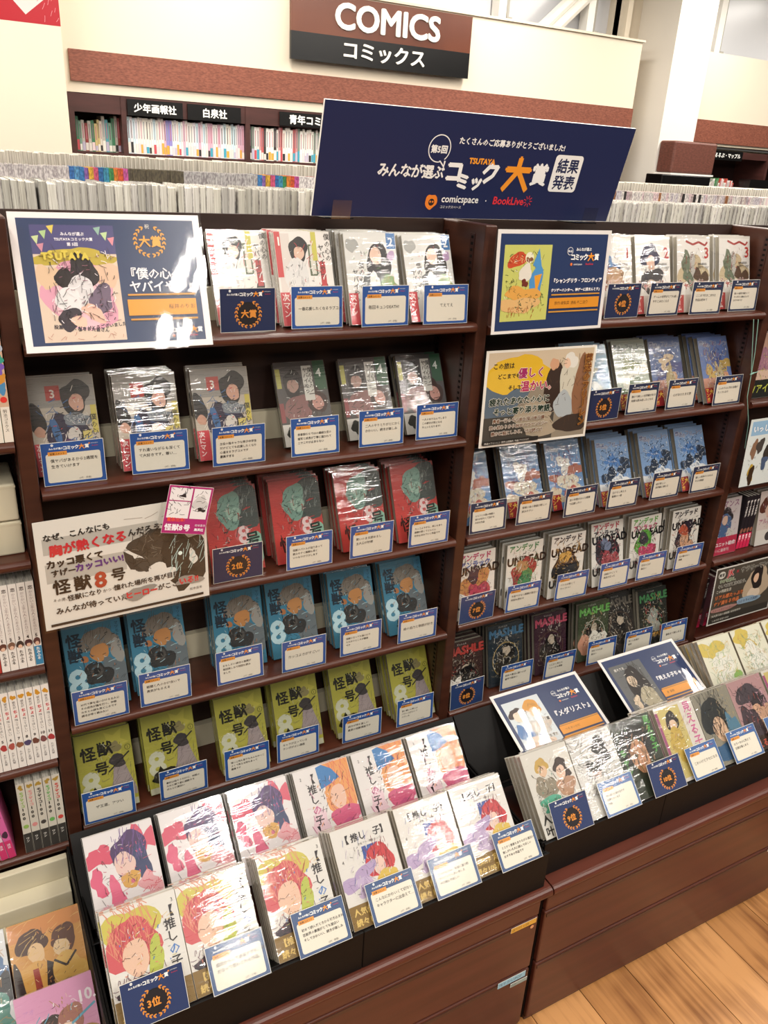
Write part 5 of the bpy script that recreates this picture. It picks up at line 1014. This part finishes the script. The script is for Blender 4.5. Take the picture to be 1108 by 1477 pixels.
# ------------------------------------------------------------ navy banner with clear clips
bn = thing('award_banner', 'large navy banner board announcing the fifth comic award on top of the bookcase', 'banner', (.5518, .0983, 1.7925), (.246, 0, .0331))
MB().box(0, .76, 0, .005, 0, .2017).build('board', 'white', bn)
P = Print(); W, H = 760, 201.7; P.rect(0.3, .3, W - .3, H - .3, '#17214a')
P.disc(258, 134, 26, '#eceae6', n=40); P.disc(258, 134, 24, '#17214a', n=40); P.poly([(262, 112), (278, 112), (276, 98)], '#eceae6'); P.poly([(262, 115), (274, 115), (274, 104)], '#17214a')
P.text('第5回', 238, 127, 15.5, '#eceae6', bold=.7, adv=.98); P.text('たくさんのご応募ありがとうございました!', 300, 146, 14.2, '#eceae6', bold=.5)
P.text('みんなが選ぶ', 126, 80, 27, '#eceae6', bold=.9, adv=.94); P.text('コ', 280, 76, 46, '#f2f0ec', bold=2.4); P.text('ミッ', 312, 62, 34, '#f2f0ec', bold=2); P.text('ク', 370, 76, 48, '#f2f0ec', bold=2.4); P.text('TSUTAYA', 334, 110, 15, '#ef9a2e', bold=.8)
P.text('大', 428, 66, 72, '#f0962a', bold=3.2); P.text('賞', 500, 78, 46, '#f2f0ec', bold=1.8); P.rect(556, 62, 634, 138, '#eceae6', 8)
P.text('結果', 565, 104, 31, '#17214a', bold=.9); P.text('発表', 565, 70, 31, '#17214a', bold=.9)
P.blob(262, 33, 13, 16, '#e8822c', 4, .1); P.disc(263, 32, 7, '#2a2020'); P.disc(260, 33, 2, '#e8822c'); P.disc(266, 33, 2, '#e8822c'); P.text('comicspace', 286, 33, 20, '#eceae6', bold=.4); P.text('コミックスペース', 286, 21, 6.6, '#eceae6'); P.disc(398, 38, 1.4, '#eceae6'); P.text('BookLive', 416, 32, 22, '#d8313c', bold=.6)
for k in range(9):
    a = k * .7; P.stroke([(510 + 5 * math.cos(a), 40 + 5 * math.sin(a)), (510 + 12 * math.cos(a), 40 + 12 * math.sin(a))], 1.6, '#d8313c')
link('banner_print', P.mesh('banner_print', 'print'), bn)
for k, (cx, lb) in enumerate(((.583, 'clear acrylic clip at the lower left of the navy banner'), (1.195, 'clear acrylic clip at the lower right of the navy banner'))):
    cl = thing('banner_clip', lb, 'clip', (cx, .093, 1.7895), (.0, 0, .033))
    MB().prism([(-.016, .0), (-.014, .0), (-.0215, .034), (-.0235, .034)], 0, .04).build('clip_tab', 'clipclear', cl)
    MB().box(-.012, .05, -.012, .05, -.0, .002).build('foot', 'black', cl)
# twine on the right upright
tw = thing('twine', 'thin pale green twine hanging knotted beside the right upright', 'string', (1.77, -.014, 1.43))
pts = [(-.041, 0, .145), (-.02, 0, .07), (0, 0, 0), (.004, -.001, -.06), (.036, -.001, -.14), (.045, -.001, -.21)]
b = MB()
for a, c in zip(pts, pts[1:]): b.tube(a, c, .0011, 6)
for a, c in zip([(-.023, 0, .144), (-.006, 0, .06), (0, 0, 0)], [(-.006, 0, .06), (0, 0, 0), (0, 0, -.002)]): b.tube(a, c, .0011, 6)
b.build('strand', 'twine', tw); b = MB(); b.tube((-.005, -.001, .0), (.008, -.001, .004), .0022, 6); b.tube((.006, -.001, .003), (.024, -.001, .006), .0011, 6); b.build('knot', 'twine', tw)

# ------------------------------------------------------------ left-edge bay: spine-out books
def spine_print(key, wd, h, fn):
    k = ('sp',) + key
    if k not in DES: P = Print(); P.k = 4; fn(P, wd * 1000, h * 1000); DES[k] = P.mesh('spine_print')
    return DES[k]
def spine_book(X, Z, t, h, col, label, fn, key, lean=0.0, Y=.002):
    r = thing('manga_book', label, 'book', (X, Y, Z), (0, lean, 0))
    c = .0005; d = .113
    kk = ('spb', t, h)
    if kk not in BOOKM:
        BOOKM[kk] = (MB().box(0, c, 0, d, 0, h).box(t - c, t, 0, d, 0, h).box(c, t - c, 0, c, 0, h).mesh('cover', 'cover'), MB().box(c, t - c, c + .0002, d - .002, .0018, h - .0018).mesh('page_block', 'pages_side'))
    o = link('cover', BOOKM[kk][0], r); o.color = rgb(col); link('page_block', BOOKM[kk][1], r); link('spine_print', spine_print(key, t, h, fn), r)
def sp1(i):
    def f(P, W, H):
        P.text('恋', 3.2, 168, 8, '#4a4040', True, .2)
        P.text('からかい上手な人とある日のこと', 3.6, 158, 6.4, '#9a8a8a', True); P.text(str(i), 4.5, 62, 9, '#35302e', bold=.3)
        P.blob(W / 2, 52, W / 2 - .6, 8, ('#5c3a32', '#7a5a4a', '#3a3230', '#4a2c34', '#5a3a3a')[(i - 1) % 5], i, .05); P.blob(W / 2, 48, W / 4, 4, '#e0b8a0', i, .05)
        if i == 5: P.rect(.3, 2, W - .3, 42, '#2f7fa8')
        P.text('たみふる', 3.4, 40, 7, '#f0eee8' if i == 5 else '#3a3432', True, .2)
    return f
for k in range(8):
    i = 5 - k; X = -.0295 - k * .0143
    red = i < 1
    spine_book(X, 1.0036, .0135, .176, '#e6e1da' if not red else '#a8302c', ('red manga spine, %s left of the white volumes at the left edge' % ORD[-i] if red else 'white spine%s, %s from the dark upright, below the cream boxes' % (' with blue foot' if i == 5 else '', (ORD + ['eighth'])[k])), sp1(max(i, 1)), ('a', max(i, 1), red))
def sp2(i):
    def f(P, W, H):
        P.blob(W / 2, 162, 4.4, 5.5, '#c98f2c', i, .2); P.text('彼女が', 4, 154, 6, '#4a4448', True); P.text('ちょ', 3.2, 134, 9, '#c4404a', True, .3); P.text('残ってほしい', 4.2, 114, 6, '#4a4448', True)
        P.text(str(i), 2.2 if i > 9 else 4.4, 66, 8.5, '#2c2826', bold=.3); P.blob(W / 2, 54, W / 2 - .8, 7, ('#a8524a', '#8a5a42', '#4a4468', '#6a4238', '#7a4a4a', '#a83a3c')[(i - 6) % 6], i, .1); P.text('たかし久留', 4, 40, 5.4, '#4a4448', True)
    return f
for k in range(8):
    i = 11 - k; X = -.0275 - k * .0141
    spine_book(X, .7836, .0133, .176, '#e4dfd8', 'white gold-crested spine, %s from the upright, left-edge middle shelf' % (ORD + ['eighth'])[k], sp2(i), ('b', i))
def sp3(i, c):
    def f(P, W, H):
        P.rect(.3, .3, W - .3, 50, '#3c3936'); P.blob(W / 2, 166, 4.4, 5.5, '#a8883c', i, .25); P.text('モブサイコ', 3.4, 156, 8, c, True, .4); P.text('100', 1.4, 84, 7.5, '#35322e', bold=.3) if False else [P.text(ch, 4.2, 108 - q * 11, 9.5, '#35322e', bold=.5) for q, ch in enumerate('100')]
        P.disc(W / 2, 68, 5, c); P.text('ONE', 2, 60, 0.01, c); P.text('ワン', 4, 40, 6.5, '#d8d4cc', True, .2)
    return f
cs = ['#c44a42', '#6aa85a', '#4a4440', '#d08a86', '#8fae5a']
for k in range(5):
    X = -.0315 - k * .0163
    spine_book(X, .5686, .0152, .176, '#c9c2b4', 'manga spine ending in 100 with %s title letters on the left-edge lowest shelf' % ['red', 'green', 'dark', 'pink', 'olive'][k], sp3(k + 1, cs[k]), ('c', k))
def sp4(i):
    def f(P, W, H): P.rect(.3, .3, W - .3, 46, '#c9386a'); P.blob(W / 2, 160, 3.6, 4, '#b98a3c', i, .2); P.text('ふたりの恋', 3.4, 140, 7, '#8a4468', True, .2); P.blob(W / 2, 62, W / 2 - 1, 8, '#4a3040', i, .1); P.text('講談', 3.6, 38, 6.5, '#f0dbe4', True)
    return f
for k in range(4):
    spine_book(-.128 - k * .0142, .5686, .0133, .17, ['#d2649c', '#e2c4cf', '#e6e0e0', '#d87aa8'][k], 'pink-toned manga spine leaning on the left-edge lowest shelf, %s from the right' % ORD[k], sp4(k), ('d', k), -.12)
def sp5(i):
    def f(P, W, H): P.rect(.3, .3, W - .3, 60, '#ddd5c8'); [P.blob(W / 2, 90 + q * 16, W / 2 - .6, 9, ['#4f86b0', '#c98a3c', '#7a5ab0', '#3f9a86', '#b0b8c4'][(q + i) % 5], q + i, .2) for q in range(5)]; P.disc(W / 2, 72, 5, '#d23a32'); P.text('明治コミクス', 3.2, 56, 6.4, '#3a3432', True)
    return f
for k in range(4): spine_book(-.0295 - k * .0147, 1.4386, .0139, .172, ['#c8a88e', '#7fb0a0', '#d8d2c8', '#c98a7a'][k], 'colourful manga spine on the left-edge upper shelf, %s from the upright' % ORD[k], sp5(k), ('e', k))
# cream stock boxes and steps in the left bay
for k, (x0, x1, z0, z1, lb) in enumerate([(-.30, -.02, 1.2225, 1.285, 'cream stock box, lower one behind the left-edge books'), (-.30, -.022, 1.2875, 1.355, 'cream stock box, upper one behind the left-edge books')]):
    t = thing('stock_box', lb, 'box', (x0, .03, z0)); bevel(MB().box(0, x1 - x0, 0, .12, 0, z1 - z0).build('body', 'cream', t), .003)
    MB().box(.0, x1 - x0, -.0006, 0, (z1 - z0) * .9, (z1 - z0) * .96).build('lid_edge', 'cream', t)
o = thing('white_book', 'white book end standing at the left edge of the third shelf', 'book', (-.155, .004, 1.2226)); MB().box(0, .075, 0, .013, 0, .17).build('cover', 'white', o)
t = thing('stepped_riser', 'cream stepped riser below the left-edge spine books', 'riser', (-.3, 0, .396))
bevel(MB().box(0, .276, -.02, -.005, 0, .15).build('step', 'cream', t), .002); bevel(MB().box(0, .274, -.062, -.0205, 0, .10).build('step', 'cream', t), .002); bevel(MB().box(0, .272, -.105, -.0625, 0, .065).build('step', 'cream', t), .002)
bd = thing('black_divider', 'black divider board between the left-edge comics and the left tray', 'divider', (-.0225, -.44, .396)); MB().box(0, .005, 0, .43, 0, .168).build('board', 'tray', bd)
stack(.128, .182, .012, -.152, -.262, .3965, .75, 1, cv_or, 1, 'orange comic with yellow-clothed colour shapes at the lower left corner', 'orange comic at the lower left', '#e2a23c')
stack(.128, .182, .012, -.153, -.42, .3965, .75, 1, cv_pk, 1, 'pink comic at the bottom left corner in front of the orange one', 'pink comic at the lower left', '#e2a6c8')
stack(.128, .182, .012, -.284, -.262, .3965, .75, 1, cv_wt, 1, 'white comic with numeral 4 cut by the left edge', 'white comic at the left edge', '#e2e4e8')
# right-edge bay books
def stack1(X, Z, tilt, n, fn, lab, short): stack(.113, .176, .0125, X, .02, Z + .0006, tilt, n, fn, 1, lab, short, '#e2d6d2')
stack1(1.822, ZR[3], .12, 2, cv_fr, 'wrapped comic with red band and blue art at the right edge', 'right-edge comic with red band')
stack1(2.02, ZR[3], .12, 2, cv_fr2, 'pale comic with round grey badge at the right edge', 'right-edge pale comic')
stack1(1.822, ZR[1], .12, 2, cv_fr3, 'pink and black comic with yellow-green letters at the right edge', 'right-edge pink and black comic')
def sp6(i):
    def f(P, W, H): P.rect(.3, .3, W - .3, 50, '#c9264e'); P.text('ボーイズラブ', 3, 160, 9, '#e6e2de', True, .5); P.blob(W / 2, 60, W / 2 - 1, 8, '#8a5a4a', i, .1); P.text('新刊!', 3.4, 46, 8, '#f6e6ea', True, .3)
    return f
for k in range(4): spine_book(1.948 + k * .0146, ZR[3] + .0016, .0138, .174, '#241f24', 'black spine with red band at the right edge, %s from left' % ORD[k], sp6(k), ('g', k), 0, .03)
for k in range(8): spine_book(1.86 + k * .03, ZR[4] + .0020, .0138, .174, ['#3a2c2e', '#8a5a62', '#57403c', '#a87a6a'][k % 4], 'dim spine above the dark right-edge poster, %s from left' % (ORD + ['eighth'])[k], sp6(k), ('h', k % 4), 0, .036)
print('objects', len(bpy.data.objects))
